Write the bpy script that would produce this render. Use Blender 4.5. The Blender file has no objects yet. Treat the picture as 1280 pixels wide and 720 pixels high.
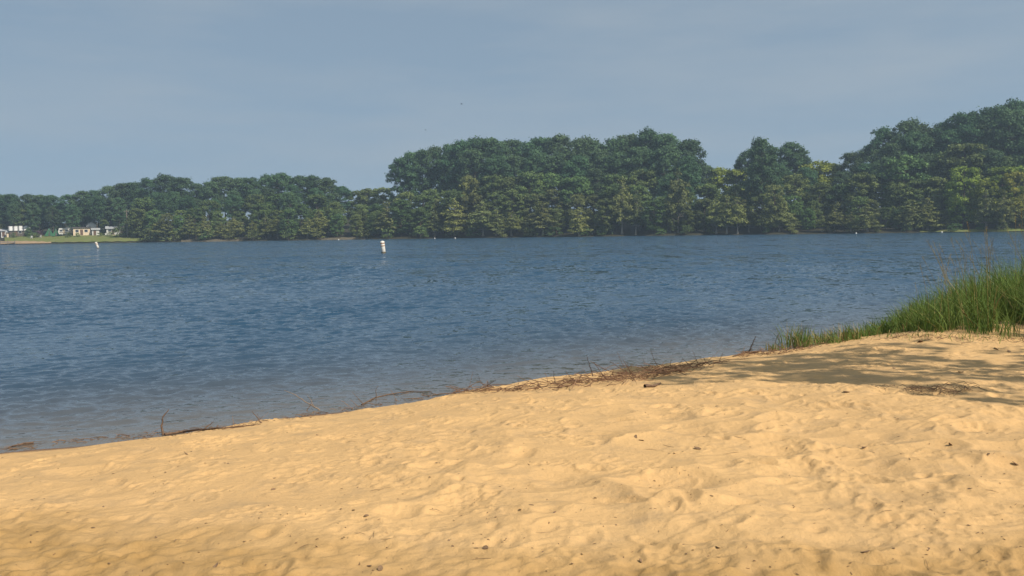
import bpy, math, random
import numpy as np
from mathutils import Vector, Matrix

random.seed(7)
RNG = np.random.default_rng(11)
S = bpy.context.scene
COL = S.collection
PI = math.pi

# ------------------------------------------------------------------ camera
F_PX = 1108.0                       # focal length in pixels of a 1280 px wide picture
CAM_Z = 1.95
cam_d = bpy.data.cameras.new('camera')
cam = bpy.data.objects.new('camera', cam_d)
COL.objects.link(cam)
cam_d.sensor_width = 36.0
cam_d.lens = F_PX / 1280.0 * 36.0
cam_d.clip_start = 0.05
cam_d.clip_end = 6000
PITCH = math.atan(71.0 / F_PX)
ROLL = -math.atan(19.5 / 1280.0)
CAM_ROT = Matrix.Rotation(PI / 2 - PITCH, 3, 'X') @ Matrix.Rotation(ROLL, 3, 'Z')
cam.matrix_world = Matrix.Translation((0, 0, CAM_Z)) @ CAM_ROT.to_4x4()
S.camera = cam
CAM = Vector((0, 0, CAM_Z))


def ray(px, py):
    return CAM_ROT @ Vector(((px - 640) / F_PX, (360 - py) / F_PX, -1.0))


def at_depth(px, py, Y):
    d = ray(px, py)
    return CAM + d * (Y / d.y)


def on_plane(px, py, z):
    d = ray(px, py)
    return CAM + d * ((z - CAM_Z) / d.z)


def horizon_y(px):
    return 289.0 - (px - 640) * 19.5 / 1280.0


# ------------------------------------------------------------------ helpers
def tag(o, label=None, cat=None, group=None, kind=None):
    if label: o['label'] = label
    if cat: o['category'] = cat
    if group: o['group'] = group
    if kind: o['kind'] = kind
    return o


def link(name, me, mat=None, parent=None, smooth=False):
    if mat is not None:
        me.materials.append(mat)
    if smooth:
        me.polygons.foreach_set('use_smooth', np.ones(len(me.polygons), dtype=bool))
    o = bpy.data.objects.new(name, me)
    COL.objects.link(o)
    if parent is not None:
        o.parent = parent
    return o


def empty(name, loc=(0, 0, 0), rz=0.0):
    o = bpy.data.objects.new(name, None)
    o.empty_display_size = 0.3
    COL.objects.link(o)
    o.location = loc
    o.rotation_euler = (0, 0, rz)
    return o


def np_mesh(name, verts, faces, tint=None, attrs=None):
    """verts (N,3); faces (M,k) all of one size k"""
    verts = np.asarray(verts, dtype=np.float32)
    faces = np.asarray(faces, dtype=np.int32)
    me = bpy.data.meshes.new(name)
    n, (m, k) = len(verts), faces.shape
    me.vertices.add(n)
    me.vertices.foreach_set('co', verts.ravel())
    me.loops.add(m * k)
    me.loops.foreach_set('vertex_index', faces.ravel())
    me.polygons.add(m)
    me.polygons.foreach_set('loop_start', np.arange(0, m * k, k, dtype=np.int32))
    try:
        me.polygons.foreach_set('loop_total', np.full(m, k, dtype=np.int32))
    except Exception:
        pass
    if tint is not None:
        a = me.attributes.new('tint', 'FLOAT', 'POINT')
        a.data.foreach_set('value', np.asarray(tint, dtype=np.float32))
    for key, val in (attrs or {}).items():
        a = me.attributes.new(key, 'FLOAT', 'POINT')
        a.data.foreach_set('value', np.asarray(val, dtype=np.float32).ravel())
    me.update(calc_edges=True)
    me.validate()
    return me


def grid_faces(nr, nc):
    i = np.arange((nr - 1) * (nc - 1))
    r, c = i // (nc - 1), i % (nc - 1)
    a = r * nc + c
    return np.stack([a, a + 1, a + nc + 1, a + nc], 1)


def perlin(x, y, seed=0):
    xi = np.floor(x).astype(np.int64); yi = np.floor(y).astype(np.int64)
    xf, yf = x - xi, y - yi
    u = xf * xf * xf * (xf * (xf * 6 - 15) + 10)
    v = yf * yf * yf * (yf * (yf * 6 - 15) + 10)

    def g(ix, iy, dx, dy):
        h = (ix * 374761393 + iy * 668265263 + seed * 982451653) & 0xFFFFFFFF
        h = ((h ^ (h >> 13)) * 1274126177) & 0xFFFFFFFF
        h = (h ^ (h >> 16)) & 0xFFFF
        ang = h * (2 * PI / 65536.0)
        return np.cos(ang) * dx + np.sin(ang) * dy
    n00 = g(xi, yi, xf, yf); n10 = g(xi + 1, yi, xf - 1, yf)
    n01 = g(xi, yi + 1, xf, yf - 1); n11 = g(xi + 1, yi + 1, xf - 1, yf - 1)
    return ((n00 * (1 - u) + n10 * u) * (1 - v) + (n01 * (1 - u) + n11 * u) * v) * 1.5


# ------------------------------------------------------------------ materials
def new_mat(name):
    m = bpy.data.materials.new(name)
    m.use_nodes = True
    nt = m.node_tree
    return m, nt, nt.nodes['Principled BSDF'], nt.nodes['Material Output']


def node(nt, t, **kw):
    n = nt.nodes.new(t)
    for k, v in kw.items():
        setattr(n, k, v)
    return n


def math_n(nt, op, a, b=None, clamp=False):
    n = node(nt, 'ShaderNodeMath', operation=op, use_clamp=clamp)
    for i, v in enumerate((a, b)):
        if v is None: continue
        if isinstance(v, (int, float)): n.inputs[i].default_value = v
        else: nt.links.new(v, n.inputs[i])
    return n.outputs[0]


def mix_c(nt, fac, a, b, blend='MIX'):
    n = node(nt, 'ShaderNodeMix', data_type='RGBA', blend_type=blend)
    for s, v in ((n.inputs[0], fac), (n.inputs[6], a), (n.inputs[7], b)):
        if isinstance(v, (int, float)): s.default_value = v
        elif isinstance(v, tuple): s.default_value = (*v, 1.0) if len(v) == 3 else v
        else: nt.links.new(v, s)
    return n.outputs[2]


def noise_n(nt, scale, detail=3.0, rough=0.55, vec=None, dims='3D'):
    n = node(nt, 'ShaderNodeTexNoise', noise_dimensions=dims)
    n.inputs['Scale'].default_value = scale
    n.inputs['Detail'].default_value = detail
    n.inputs['Roughness'].default_value = rough
    if vec is not None: nt.links.new(vec, n.inputs['Vector'])
    return n


def ramp(nt, fac, lo, hi):
    n = node(nt, 'ShaderNodeMapRange', clamp=True)
    n.inputs[1].default_value = lo; n.inputs[2].default_value = hi
    nt.links.new(fac, n.inputs[0])
    return n.outputs[0]


def mottled(name, c, c2=None, scale=6.0, rough=0.8, bump=0.0, spec=0.3):
    """plain paint / wood / cloth with uneven tone"""
    m, nt, b, out = new_mat(name)
    c2 = c2 or tuple(x * 0.7 for x in c)
    tc = node(nt, 'ShaderNodeTexCoord')
    nz = noise_n(nt, scale, 4.0, 0.6, tc.outputs['Object'])
    nt.links.new(mix_c(nt, ramp(nt, nz.outputs['Fac'], 0.35, 0.65), c, c2), b.inputs['Base Color'])
    b.inputs['Roughness'].default_value = rough
    b.inputs['Specular IOR Level'].default_value = spec
    if bump:
        bn = node(nt, 'ShaderNodeBump')
        bn.inputs['Strength'].default_value = bump
        nt.links.new(nz.outputs['Fac'], bn.inputs['Height'])
        nt.links.new(bn.outputs[0], b.inputs['Normal'])
    return m


def leaf_mat(name, dark, light, transl=0.25, obj_var=0.55, hue=0.03):
    """foliage: tone varies leaf by leaf (tint attribute) and tree by tree"""
    m, nt, b, out = new_mat(name)
    at = node(nt, 'ShaderNodeAttribute', attribute_name='tint')
    oi = node(nt, 'ShaderNodeObjectInfo')
    col = mix_c(nt, at.outputs['Fac'], dark, light)
    hs = node(nt, 'ShaderNodeHueSaturation')
    nt.links.new(col, hs.inputs['Color'])
    nt.links.new(math_n(nt, 'ADD', math_n(nt, 'MULTIPLY', oi.outputs['Random'], obj_var), 1 - obj_var * 0.5), hs.inputs['Value'])
    r2 = math_n(nt, 'FRACT', math_n(nt, 'MULTIPLY', oi.outputs['Random'], 17.31))
    nt.links.new(math_n(nt, 'ADD', math_n(nt, 'MULTIPLY', r2, hue * 2), 0.5 - hue), hs.inputs['Hue'])
    nt.links.new(hs.outputs[0], b.inputs['Base Color'])
    b.inputs['Roughness'].default_value = 0.75
    b.inputs['Specular IOR Level'].default_value = 0.15
    tr = node(nt, 'ShaderNodeBsdfTranslucent')
    nt.links.new(hs.outputs[0], tr.inputs['Color'])
    mx = node(nt, 'ShaderNodeMixShader')
    mx.inputs[0].default_value = transl
    nt.links.new(b.outputs[0], mx.inputs[1]); nt.links.new(tr.outputs[0], mx.inputs[2])
    nt.links.new(mx.outputs[0], out.inputs['Surface'])
    return m


M = {}
M['pine'] = leaf_mat('pine_needles', (0.042, 0.088, 0.042), (0.105, 0.180, 0.076))
M['broad'] = leaf_mat('broadleaf_leaves', (0.064, 0.106, 0.036), (0.165, 0.225, 0.068))
M['yellowgreen'] = leaf_mat('yellowing_leaves', (0.105, 0.150, 0.024), (0.29, 0.35, 0.052))
M['orange'] = leaf_mat('turning_leaves', (0.12, 0.125, 0.022), (0.29, 0.235, 0.042))
M['cypress'] = leaf_mat('cypress_needles', (0.094, 0.116, 0.040), (0.215, 0.235, 0.080), hue=0.015)
M['gold'] = leaf_mat('golden_cypress_needles', (0.125, 0.148, 0.042), (0.255, 0.272, 0.085), hue=0.012)
M['pink'] = leaf_mat('pink_blossom_leaves', (0.05, 0.06, 0.03), (0.20, 0.09, 0.13))
M['bark'] = mottled('bark', (0.16, 0.12, 0.09), (0.09, 0.07, 0.05), 2.0, 0.9)
M['palebark'] = mottled('pale_bark', (0.36, 0.32, 0.26), (0.22, 0.19, 0.15), 2.0, 0.9)
M['white'] = mottled('white_paint', (0.62, 0.61, 0.58), (0.52, 0.51, 0.48), 3.0, 0.5)
M['cream'] = mottled('cream_siding', (0.72, 0.58, 0.42), (0.62, 0.49, 0.34), 3.0, 0.7)
M['greyroof'] = mottled('grey_metal_roof', (0.42, 0.43, 0.44), (0.3, 0.31, 0.32), 1.5, 0.5)
M['darkroof'] = mottled('dark_shingle_roof', (0.10, 0.09, 0.085), (0.06, 0.055, 0.05), 3.0, 0.9)
M['glass'] = mottled('window_glass', (0.03, 0.035, 0.04), (0.02, 0.022, 0.025), 2.0, 0.1, spec=0.6)
M['tent'] = mottled('green_canvas', (0.04, 0.16, 0.075), (0.03, 0.11, 0.05), 2.0, 0.8)
M['wood'] = mottled('weathered_wood', (0.25, 0.21, 0.17), (0.15, 0.125, 0.10), 8.0, 0.9)
M['darkwall'] = mottled('brown_siding', (0.12, 0.10, 0.08), (0.08, 0.065, 0.05), 3.0, 0.8)
M['brownpaint'] = mottled('brown_door_paint', (0.16, 0.09, 0.05), (0.1, 0.06, 0.04), 3.0, 0.6)
M['rubber'] = mottled('tyre_rubber', (0.03, 0.03, 0.03), (0.02, 0.02, 0.02), 3.0, 0.8)
M['buoywhite'] = mottled('buoy_plastic', (0.74, 0.71, 0.64), (0.66, 0.61, 0.53), 5.0, 0.4)
M['buoyorange'] = mottled('buoy_orange_band', (0.36, 0.17, 0.08), (0.26, 0.12, 0.06), 5.0, 0.5)
M['algae'] = mottled('buoy_waterline_algae', (0.16, 0.13, 0.09), (0.09, 0.08, 0.05), 9.0, 0.9)
M['twig'] = mottled('dry_twig', (0.17, 0.105, 0.065), (0.09, 0.055, 0.035), 30.0, 0.9)
M['darktwig'] = mottled('dark_twig', (0.06, 0.042, 0.032), (0.035, 0.025, 0.02), 30.0, 0.9)
M['paletwig'] = mottled('bleached_twig', (0.27, 0.20, 0.145), (0.17, 0.125, 0.09), 30.0, 0.9)
M['chip'] = mottled('dead_leaf_brown', (0.26, 0.165, 0.09), (0.14, 0.085, 0.048), 40.0, 0.9)
M['birdfeather'] = mottled('dark_feathers', (0.04, 0.04, 0.045), (0.03, 0.03, 0.03), 20.0, 0.8)
M['blade'] = leaf_mat('grass_blades', (0.064, 0.120, 0.020), (0.175, 0.235, 0.055), transl=0.3, obj_var=0.0, hue=0.0)
M['drygrass'] = leaf_mat('dry_grass_blades', (0.20, 0.15, 0.05), (0.42, 0.33, 0.14), transl=0.2, obj_var=0.0, hue=0.0)
M['wrack'] = leaf_mat('dead_reed_straw', (0.100, 0.054, 0.034), (0.34, 0.205, 0.115), transl=0.05, obj_var=0.0, hue=0.0)

# sand ---------------------------------------------------------------
def sand_material():
    m, nt, b, out = new_mat('beach_sand')
    geo = node(nt, 'ShaderNodeNewGeometry')
    pos = geo.outputs['Position']
    n1 = noise_n(nt, 0.55, 4, 0.6, pos)
    n2 = noise_n(nt, 4.0, 5, 0.65, pos)
    n3 = noise_n(nt, 42.0, 4, 0.7, pos)
    col = mix_c(nt, ramp(nt, n1.outputs['Fac'], 0.35, 0.68), (0.598, 0.378, 0.168), (0.552, 0.347, 0.155))
    col = mix_c(nt, ramp(nt, n2.outputs['Fac'], 0.50, 0.78), col, (0.420, 0.280, 0.142))
    col = mix_c(nt, ramp(nt, n3.outputs['Fac'], 0.60, 0.80), col, (0.36, 0.235, 0.115))
    near_dark = node(nt, 'ShaderNodeAttribute', attribute_name='near_dark')
    col = mix_c(nt, near_dark.outputs['Fac'], col, (0.345, 0.208, 0.075))
    wet = node(nt, 'ShaderNodeAttribute', attribute_name='wet')
    col = mix_c(nt, wet.outputs['Fac'], col, (0.17, 0.088, 0.042))
    nt.links.new(col, b.inputs['Base Color'])
    r = node(nt, 'ShaderNodeMapRange')
    r.inputs[3].default_value = 0.95; r.inputs[4].default_value = 0.45
    nt.links.new(wet.outputs['Fac'], r.inputs[0])
    nt.links.new(r.outputs[0], b.inputs['Roughness'])
    b.inputs['Specular IOR Level'].default_value = 0.2
    n4 = noise_n(nt, 26.0, 6, 0.7, pos)
    bp = node(nt, 'ShaderNodeBump')
    bp.inputs['Strength'].default_value = 0.65
    bp.inputs['Distance'].default_value = 0.02
    nt.links.new(n4.outputs['Fac'], bp.inputs['Height'])
    nt.links.new(bp.outputs[0], b.inputs['Normal'])
    return m
M['sand'] = sand_material()

# water --------------------------------------------------------------
def water_material():
    m, nt, b, out = new_mat('lake_water')
    geo = node(nt, 'ShaderNodeNewGeometry')
    pos = geo.outputs['Position']
    far = node(nt, 'ShaderNodeAttribute', attribute_name='far')
    shal = node(nt, 'ShaderNodeAttribute', attribute_name='shallow')

    def slope(scale, rot, sx, sy, detail=2.0):
        mp = node(nt, 'ShaderNodeMapping', vector_type='POINT')
        mp.inputs['Rotation'].default_value = (0, 0, rot)
        mp.inputs['Scale'].default_value = (sx, sy, 1)
        nt.links.new(pos, mp.inputs['Vector'])
        nz = noise_n(nt, scale, detail, 0.6, mp.outputs[0])
        sub = node(nt, 'ShaderNodeVectorMath', operation='SUBTRACT')
        nt.links.new(nz.outputs['Color'], sub.inputs[0]); sub.inputs[1].default_value = (0.5, 0.5, 0.5)
        return sub.outputs[0]

    def scl(v, k):
        s = node(nt, 'ShaderNodeVectorMath', operation='SCALE')
        nt.links.new(v, s.inputs[0])
        if isinstance(k, (int, float)): s.inputs['Scale'].default_value = k
        else: nt.links.new(k, s.inputs['Scale'])
        return s.outputs[0]

    def vmul(v, t):
        s = node(nt, 'ShaderNodeVectorMath', operation='MULTIPLY')
        nt.links.new(v, s.inputs[0]); s.inputs[1].default_value = t
        return s.outputs[0]

    def vadd(a, c):
        s = node(nt, 'ShaderNodeVectorMath', operation='ADD')
        nt.links.new(a, s.inputs[0]); nt.links.new(c, s.inputs[1])
        return s.outputs[0]
    # gusts: broad bands of rougher and calmer water
    mp = node(nt, 'ShaderNodeMapping')
    mp.inputs['Scale'].default_value = (0.35, 1.0, 1)
    nt.links.new(pos, mp.inputs['Vector'])
    gust = noise_n(nt, 0.09, 3, 0.6, mp.outputs[0])
    gk = math_n(nt, 'ADD', math_n(nt, 'MULTIPLY', ramp(nt, gust.outputs['Fac'], 0.3, 0.7), 0.6), 0.7)
    fine = scl(slope(9.0, 0.4, 0.75, 1.2, 3.0), 0.55)
    mid = scl(slope(2.6, 0.3, 0.6, 1.25, 2.0), math_n(nt, 'MULTIPLY', far.outputs['Fac'], 1.8))
    lean = node(nt, 'ShaderNodeVectorMath', operation='SCALE')      # steep wave fronts face the beach they run to
    lean.inputs[0].default_value = (0.03, -0.155, 0)
    nt.links.new(far.outputs['Fac'], lean.inputs['Scale'])
    band = scl(slope(0.55, 0.25, 1.0, 0.45, 2.0), math_n(nt, 'MULTIPLY', far.outputs['Fac'], 0.9))
    tilt = vadd(vmul(scl(vadd(vadd(fine, mid), band), gk), (1, 1, 0)), lean.outputs[0])
    nrm = node(nt, 'ShaderNodeVectorMath', operation='NORMALIZE')
    nt.links.new(vadd(geo.outputs['Normal'], tilt), nrm.inputs[0])
    nt.links.new(nrm.outputs[0], b.inputs['Normal'])
    col = mix_c(nt, shal.outputs['Fac'], (0.017, 0.053, 0.098), (0.135, 0.116, 0.090))
    nt.links.new(col, b.inputs['Base Color'])
    b.inputs['Roughness'].default_value = 0.07
    b.inputs['IOR'].default_value = 1.333
    b.inputs['Specular IOR Level'].default_value = 0.5
    return m
M['water'] = water_material()


def ground_mat(name, a, c, scale=0.4):
    m, nt, b, out = new_mat(name)
    geo = node(nt, 'ShaderNodeNewGeometry')
    n1 = noise_n(nt, scale, 6, 0.65, geo.outputs['Position'])
    nt.links.new(mix_c(nt, ramp(nt, n1.outputs['Fac'], 0.35, 0.65), a, c), b.inputs['Base Color'])
    b.inputs['Roughness'].default_value = 0.95
    b.inputs['Specular IOR Level'].default_value = 0.1
    return m
M['forestfloor'] = ground_mat('forest_floor', (0.055, 0.048, 0.03), (0.032, 0.034, 0.02))
M['lawn'] = ground_mat('lawn_grass', (0.125, 0.165, 0.042), (0.175, 0.165, 0.06), 0.25)
M['shoresand'] = ground_mat('shore_sand', (0.36, 0.25, 0.15), (0.27, 0.19, 0.11), 0.6)
M['shoremud'] = ground_mat('shore_mud', (0.135, 0.115, 0.08), (0.09, 0.08, 0.055), 0.6)

# ------------------------------------------------------------------ light and sky
SUN_AZ = math.radians(130)          # clockwise from the view direction (+Y)
SUN_EL = math.radians(46)
sun_dir = Vector((math.sin(SUN_AZ) * math.cos(SUN_EL), math.cos(SUN_AZ) * math.cos(SUN_EL), math.sin(SUN_EL)))
sl = bpy.data.lights.new('sun', 'SUN')
sl.energy = 3.6
sl.angle = math.radians(0.55)
sl.color = (1.0, 0.92, 0.80)
so = bpy.data.objects.new('sun', sl)
COL.objects.link(so)
so.rotation_euler = sun_dir.to_track_quat('Z', 'Y').to_euler()
so.location = (40, -30, 60)

W = bpy.data.worlds.new('World')
S.world = W
W.use_nodes = True
nt = W.node_tree
bg = nt.nodes['Background']
sky = nt.nodes.new('ShaderNodeTexSky')
sky.sky_type = 'NISHITA'
sky.sun_disc = False
sky.sun_elevation = SUN_EL
sky.sun_rotation = SUN_AZ
sky.air_density = 1.0
sky.dust_density = 2.5
sky.ozone_density = 1.2
# thin veil of high cloud
tc = nt.nodes.new('ShaderNodeTexCoord')
mp = nt.nodes.new('ShaderNodeMapping')
mp.inputs['Scale'].default_value = (1.2, 1.2, 7.0)
mp.inputs['Rotation'].default_value = (0.12, 0.06, 0)
nt.links.new(tc.outputs['Generated'], mp.inputs['Vector'])
up = nt.nodes.new('ShaderNodeVectorMath'); up.operation = 'ADD'; up.inputs[1].default_value = (0, 0, 0.17)
nt.links.new(tc.outputs['Generated'], up.inputs[0])
nt.links.new(up.outputs[0], sky.inputs['Vector'])
cn = noise_n(nt, 2.2, 5, 0.55, mp.outputs[0])
tinted = mix_c(nt, 1.0, sky.outputs[0], (0.95, 0.985, 0.91), 'MULTIPLY')
veil = mix_c(nt, 0.58, tinted, (1.86, 2.40, 2.90))               # even summer haze high in the air
cf = math_n(nt, 'MULTIPLY', ramp(nt, cn.outputs['Fac'], 0.40, 0.72), 0.48)
veil = mix_c(nt, cf, veil, (2.75, 3.05, 3.30))
nt.links.new(veil, bg.inputs['Color'])
bg.inputs['Strength'].default_value = 0.106

S.view_settings.view_transform = 'Standard'
S.view_settings.look = 'None'
S.view_settings.gamma = 1.0
S.view_settings.use_curve_mapping = False
S.view_settings.exposure = 0.56
S.cycles.use_denoising = True
S.cycles.max_bounces = 5
S.cycles.diffuse_bounces = 3
S.cycles.glossy_bounces = 2
S.cycles.transmission_bounces = 2
S.cycles.volume_bounces = 0
S.cycles.caustics_reflective = False
S.cycles.caustics_refractive = False

# ------------------------------------------------------------------ the near beach
NX, NY = 0.551, -0.834             # inland normal of the waterline
def shore_d(X, Y):
    wob = 0.10 * np.sin(X * 0.9 + 0.4) + 0.06 * np.sin(X * 2.3 + 1.0) + 0.05 * perlin(X * 1.7, Y * 1.7, 5)
    return X * NX + Y * NY + 9.12 + wob


def beach_base(X, Y):
    d = shore_d(X, Y)
    z = np.where(d > 0, 0.55 * (1 - np.exp(-np.maximum(d, 0) / 2.45)), np.maximum(d * 0.16, -1.9))
    # low sandy hump that carries the tall grass on the right
    u = (X - 6.6) * 0.834 + (Y - 13.2) * 0.551
    v = (X - 6.6) * NX + (Y - 13.2) * NY
    z = z + 0.15 * np.exp(-(u / 2.6) ** 2 - (v / 1.0) ** 2)
    z = z + 0.05 * np.exp(-(d - 0.55) ** 2 / 0.1) * (0.5 + 0.5 * np.tanh((X + 1) * 2))
    return z, d


def axis(lo, a, b, hi, step):
    mid = np.arange(a, b, step)
    out_hi, s, p = [], step, b
    while p < hi:
        out_hi.append(p); s *= 1.12; p += s
    out_lo, s, p = [], step, a - step
    while p > lo:
        out_lo.append(p); s *= 1.12; p -= s
    return np.concatenate([np.array(out_lo[::-1] + []), mid, np.array(out_hi)])


def axis2(lo, a, m0, m1, b, hi, fine, coarse):
    base = axis(lo, a, b, hi, coarse)
    return np.concatenate([base[base < m0 - fine], np.arange(m0, m1, fine), base[base >= m1]])


bx = axis2(-60, -7.0, -3.9, 5.2, 10.5, 60, 0.0105, 0.019)
by = axis2(-50, 3.1, 3.1, 7.2, 16.2, 32, 0.0095, 0.0165)
BX, BY = np.meshgrid(bx, by)
BZ, BD = beach_base(BX, BY)
inland = np.clip(BD / 0.5, 0, 1)
dense = np.exp(-np.maximum(np.abs(BX - 1.7) - 9.5, 0)) * np.exp(-np.maximum(np.abs(BY - 9.5) - 7, 0))
BZ += inland * dense * (0.020 * perlin(BX / 0.9, BY / 0.9, 1) + 0.009 * perlin(BX / 0.37, BY / 0.37, 2))

def apply_pits(pits, kk=0.008):
    for (cx, cy, a, b_, ang, dep, rim) in pits:
        R = 1.5 * max(a, b_)
        i0, i1 = np.searchsorted(bx, (cx - R, cx + R)); j0, j1 = np.searchsorted(by, (cy - R, cy + R))
        if i1 - i0 < 3 or j1 - j0 < 3: continue
        X = BX[j0:j1, i0:i1] - cx; Y = BY[j0:j1, i0:i1] - cy
        ca, sa = math.cos(ang), math.sin(ang)
        u = (X * ca + Y * sa) / a; v = (-X * sa + Y * ca) / b_
        r = np.sqrt(u * u + v * v)
        h = BZ[j0:j1, i0:i1]
        z0 = float(np.median(h)) if h.size else 0
        h = h + rim * np.exp(-((r - 1.12) / 0.24) ** 2) * (1 + 0.5 * u)
        slope = (h.mean() * 0)
        bowl = z0 - dep + (dep + 0.02) * r ** 1.7 + 0.25 * dep * u
        t = np.clip(0.5 + 0.5 * (bowl - h) / kk, 0, 1)
        sm = bowl * (1 - t) + h * t - kk * t * (1 - t)
        w = np.clip((1.5 - r) / 0.3, 0, 1)
        BZ[j0:j1, i0:i1] = BZ[j0:j1, i0:i1] * (1 - w) + sm * w

pr = random.Random(3)
pits = []
# broad scuffed hollows in the right foreground
while len(pits) < 70:
    x, y = pr.uniform(-3.5, 6.5), pr.uniform(2.9, 8.0)
    keep = 0.22 + 0.78 * min(1, max(0, (x + 1.3) / 1.8))
    if pr.random() > keep: continue
    a = pr.uniform(0.18, 0.44)
    pits.append((x, y, a, a * pr.uniform(0.55, 0.95), pr.uniform(0, PI), pr.uniform(0.016, 0.036), pr.uniform(0.000, 0.004)))
apply_pits(pits, 0.004)


def scallops(X, Y, size, seed):
    """bowls that meet in crisp crests, as loose trodden sand does"""
    X = X / size + 0.12 * perlin(X / 0.5, Y / 0.5, seed + 1); Y = Y / (size * 0.72) + 0.12 * perlin(X * 0.9, Y / 0.5, seed + 2)
    ix, iy = np.floor(X).astype(np.int64), np.floor(Y).astype(np.int64)
    best = np.full(X.shape, 9.0)
    for dx in (-1, 0, 1):
        for dy in (-1, 0, 1):
            cx, cy = ix + dx, iy + dy
            h = (cx * 73856093 ^ cy * 19349663 ^ seed * 83492791) & 0xFFFFFFF
            h = (h * 1103515245 + 12345) & 0x7FFFFFFF
            jx = ((h >> 4) & 1023) / 1023.0; jy = ((h >> 14) & 1023) / 1023.0; ez = ((h >> 20) & 255) / 255.0
            best = np.minimum(best, (X - cx - jx) ** 2 + (Y - cy - jy) ** 2 + 0.35 * ez)
    return np.minimum(best, 0.9)
near_w = np.clip((9.0 - BY) / 3.0, 0.0, 1) * np.clip((BX + 1.6) / 2.0, 0.12, 1) * inland * dense
jj = by < 9.0; ii = (bx > -8) & (bx < 10)
sub = np.ix_(jj, ii)
patch = np.clip(0.62 + 0.75 * perlin(BX[sub] / 1.1, BY[sub] / 0.9, 71), 0.08, 1.1)
BZ[sub] += near_w[sub] * patch * (0.115 * scallops(BX[sub], BY[sub], 0.50, 5) + 0.014 * scallops(BX[sub], BY[sub], 0.2, 9) - 0.03)
pits = []
while len(pits) < 1500:
    x, y = pr.uniform(-6.5, 10), pr.uniform(3.0, 15)
    d = x * NX + y * NY + 9.12
    if d < 0.45: continue
    if d < 1.6 and pr.random() < 0.6: continue
    a = pr.uniform(0.09, 0.17)
    pits.append((x, y, a, a * pr.uniform(0.4, 0.7), pr.gauss(0.9, 0.8), pr.uniform(0.004, 0.018), pr.uniform(0.001, 0.007)))
apply_pits(pits, 0.0025)
fine_w = inland * dense
rough_patch = np.clip(perlin(BX / 1.3, BY / 1.3, 9) * 1.6 + 0.4, 0.15, 1)
BZ += fine_w * (0.0050 * perlin(BX / 0.13, BY / 0.13, 3) + 0.0042 * perlin(BX / 0.06, BY / 0.06, 4)) * rough_patch
clod_patch = np.clip(perlin(BX / 0.55, BY / 0.40, 61) * 2.2 - 0.15, 0, 1)
clod = np.clip((perlin(BX / 0.050, BY / 0.050, 62) - 0.12) / 0.18, 0, 1)
clod2 = np.clip((perlin(BX / 0.105, BY / 0.09, 63) - 0.22) / 0.2, 0, 1)
BZ += fine_w * clod_patch * (0.0065 * clod + 0.009 * clod2)
crumb = perlin(BX / 0.075, BY / 0.075, 21)
BZ += fine_w * rough_patch * 0.016 * np.clip(crumb - 0.45, 0, 1)
wet = np.clip(1.0 - (BZ - 0.085) / 0.05, 0, 1) * np.clip(1 - (BD - 0.16) / 0.16, 0, 1)
near_dark = np.clip((4.10 - BY + 0.42 * np.maximum(0, -0.4 - BX) + 0.22 * perlin(BX / 0.7, BY / 0.3, 31)) / 0.55, 0, 1)  # darker brown, rougher sand close to the camera, reaching further on the left
near_dark = near_dark * (0.75 + 0.25 * perlin(BX / 0.15, BY / 0.15, 33))
BZ += dense * near_dark * 0.022 * perlin(BX / 0.09, BY / 0.09, 41)
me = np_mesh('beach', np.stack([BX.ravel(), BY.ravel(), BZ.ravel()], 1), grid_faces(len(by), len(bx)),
             attrs={'wet': wet, 'near_dark': np.clip(near_dark, 0, 1)})
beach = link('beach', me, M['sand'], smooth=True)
tag(beach, 'footprint churned golden sand beach sloping down to the lake', kind='structure')


def sand_z(x, y):
    i = min(max(int(np.searchsorted(bx, x)), 0), len(bx) - 1)
    j = min(max(int(np.searchsorted(by, y)), 0), len(by) - 1)
    return float(BZ[j, i])


def on_sand(px, py):
    d = ray(px, py)
    t = 2.0
    p = CAM + d * t
    while t < 40:
        p = CAM + d * t
        g = max(sand_z(p.x, p.y), 0.0)
        if p.z <= g:
            break
        t += 0.02
    return Vector((p.x, p.y, max(sand_z(p.x, p.y), 0.0)))

# ------------------------------------------------------------------ far shore line
SH_PX = np.array([-700, -300, 0, 160, 250, 400, 480, 700, 880, 1080, 1280, 1600, 2000])
SH_D = np.array([330, 318, 310, 304, 300, 292, 284, 266, 248, 230, 213, 195, 180.0])
SH_TH = np.arctan((SH_PX - 640) / F_PX)
def shore_dist(theta):
    return np.interp(theta, SH_TH, SH_D) + 1.6 * np.sin(theta * 61) + 1.1 * np.sin(theta * 143 + 1)


def px_theta(px):
    return math.atan((px - 640) / F_PX)


def far_z(s, theta):
    """height of the far land, s metres behind its waterline"""
    base = np.where(s < 0, s * 0.12, 0.35 * (1 - np.exp(-np.maximum(s, 0) / 1.2)) + 0.10 * np.maximum(s, 0) ** 0.98)
    return np.minimum(base, 9.0 + 0 * s)


th = np.linspace(math.radians(-62), math.radians(62), 420)
ss = np.array([-18, -9, -4, -2, -1, -0.4, 0, 0.4, 0.8, 1.4, 2.2, 3.2, 4.5, 6, 8, 10, 13, 16, 20, 25, 30, 36, 44, 55, 70, 90, 130, 220, 400.0])
TH, SS = np.meshgrid(th, ss)
DD = shore_dist(TH) + SS
# polar about the camera: distance along +Y is D*cos so use true radius = D / cos(theta) limited
RR = DD / np.maximum(np.cos(TH), 0.5)
FZ = far_z(SS, TH) + np.where(SS > 0, 0.12 * perlin(TH * 90, SS * 0.3, 8), 0)
me = np_mesh('far_shore', np.stack([(RR * np.sin(TH)).ravel(), (RR * np.cos(TH)).ravel(), FZ.ravel()], 1), grid_faces(len(ss), len(th)))
far = link('far_shore', me, M['forestfloor'], smooth=True)
tag(far, 'wooded land rising gently behind the far waterline', kind='structure')


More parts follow.
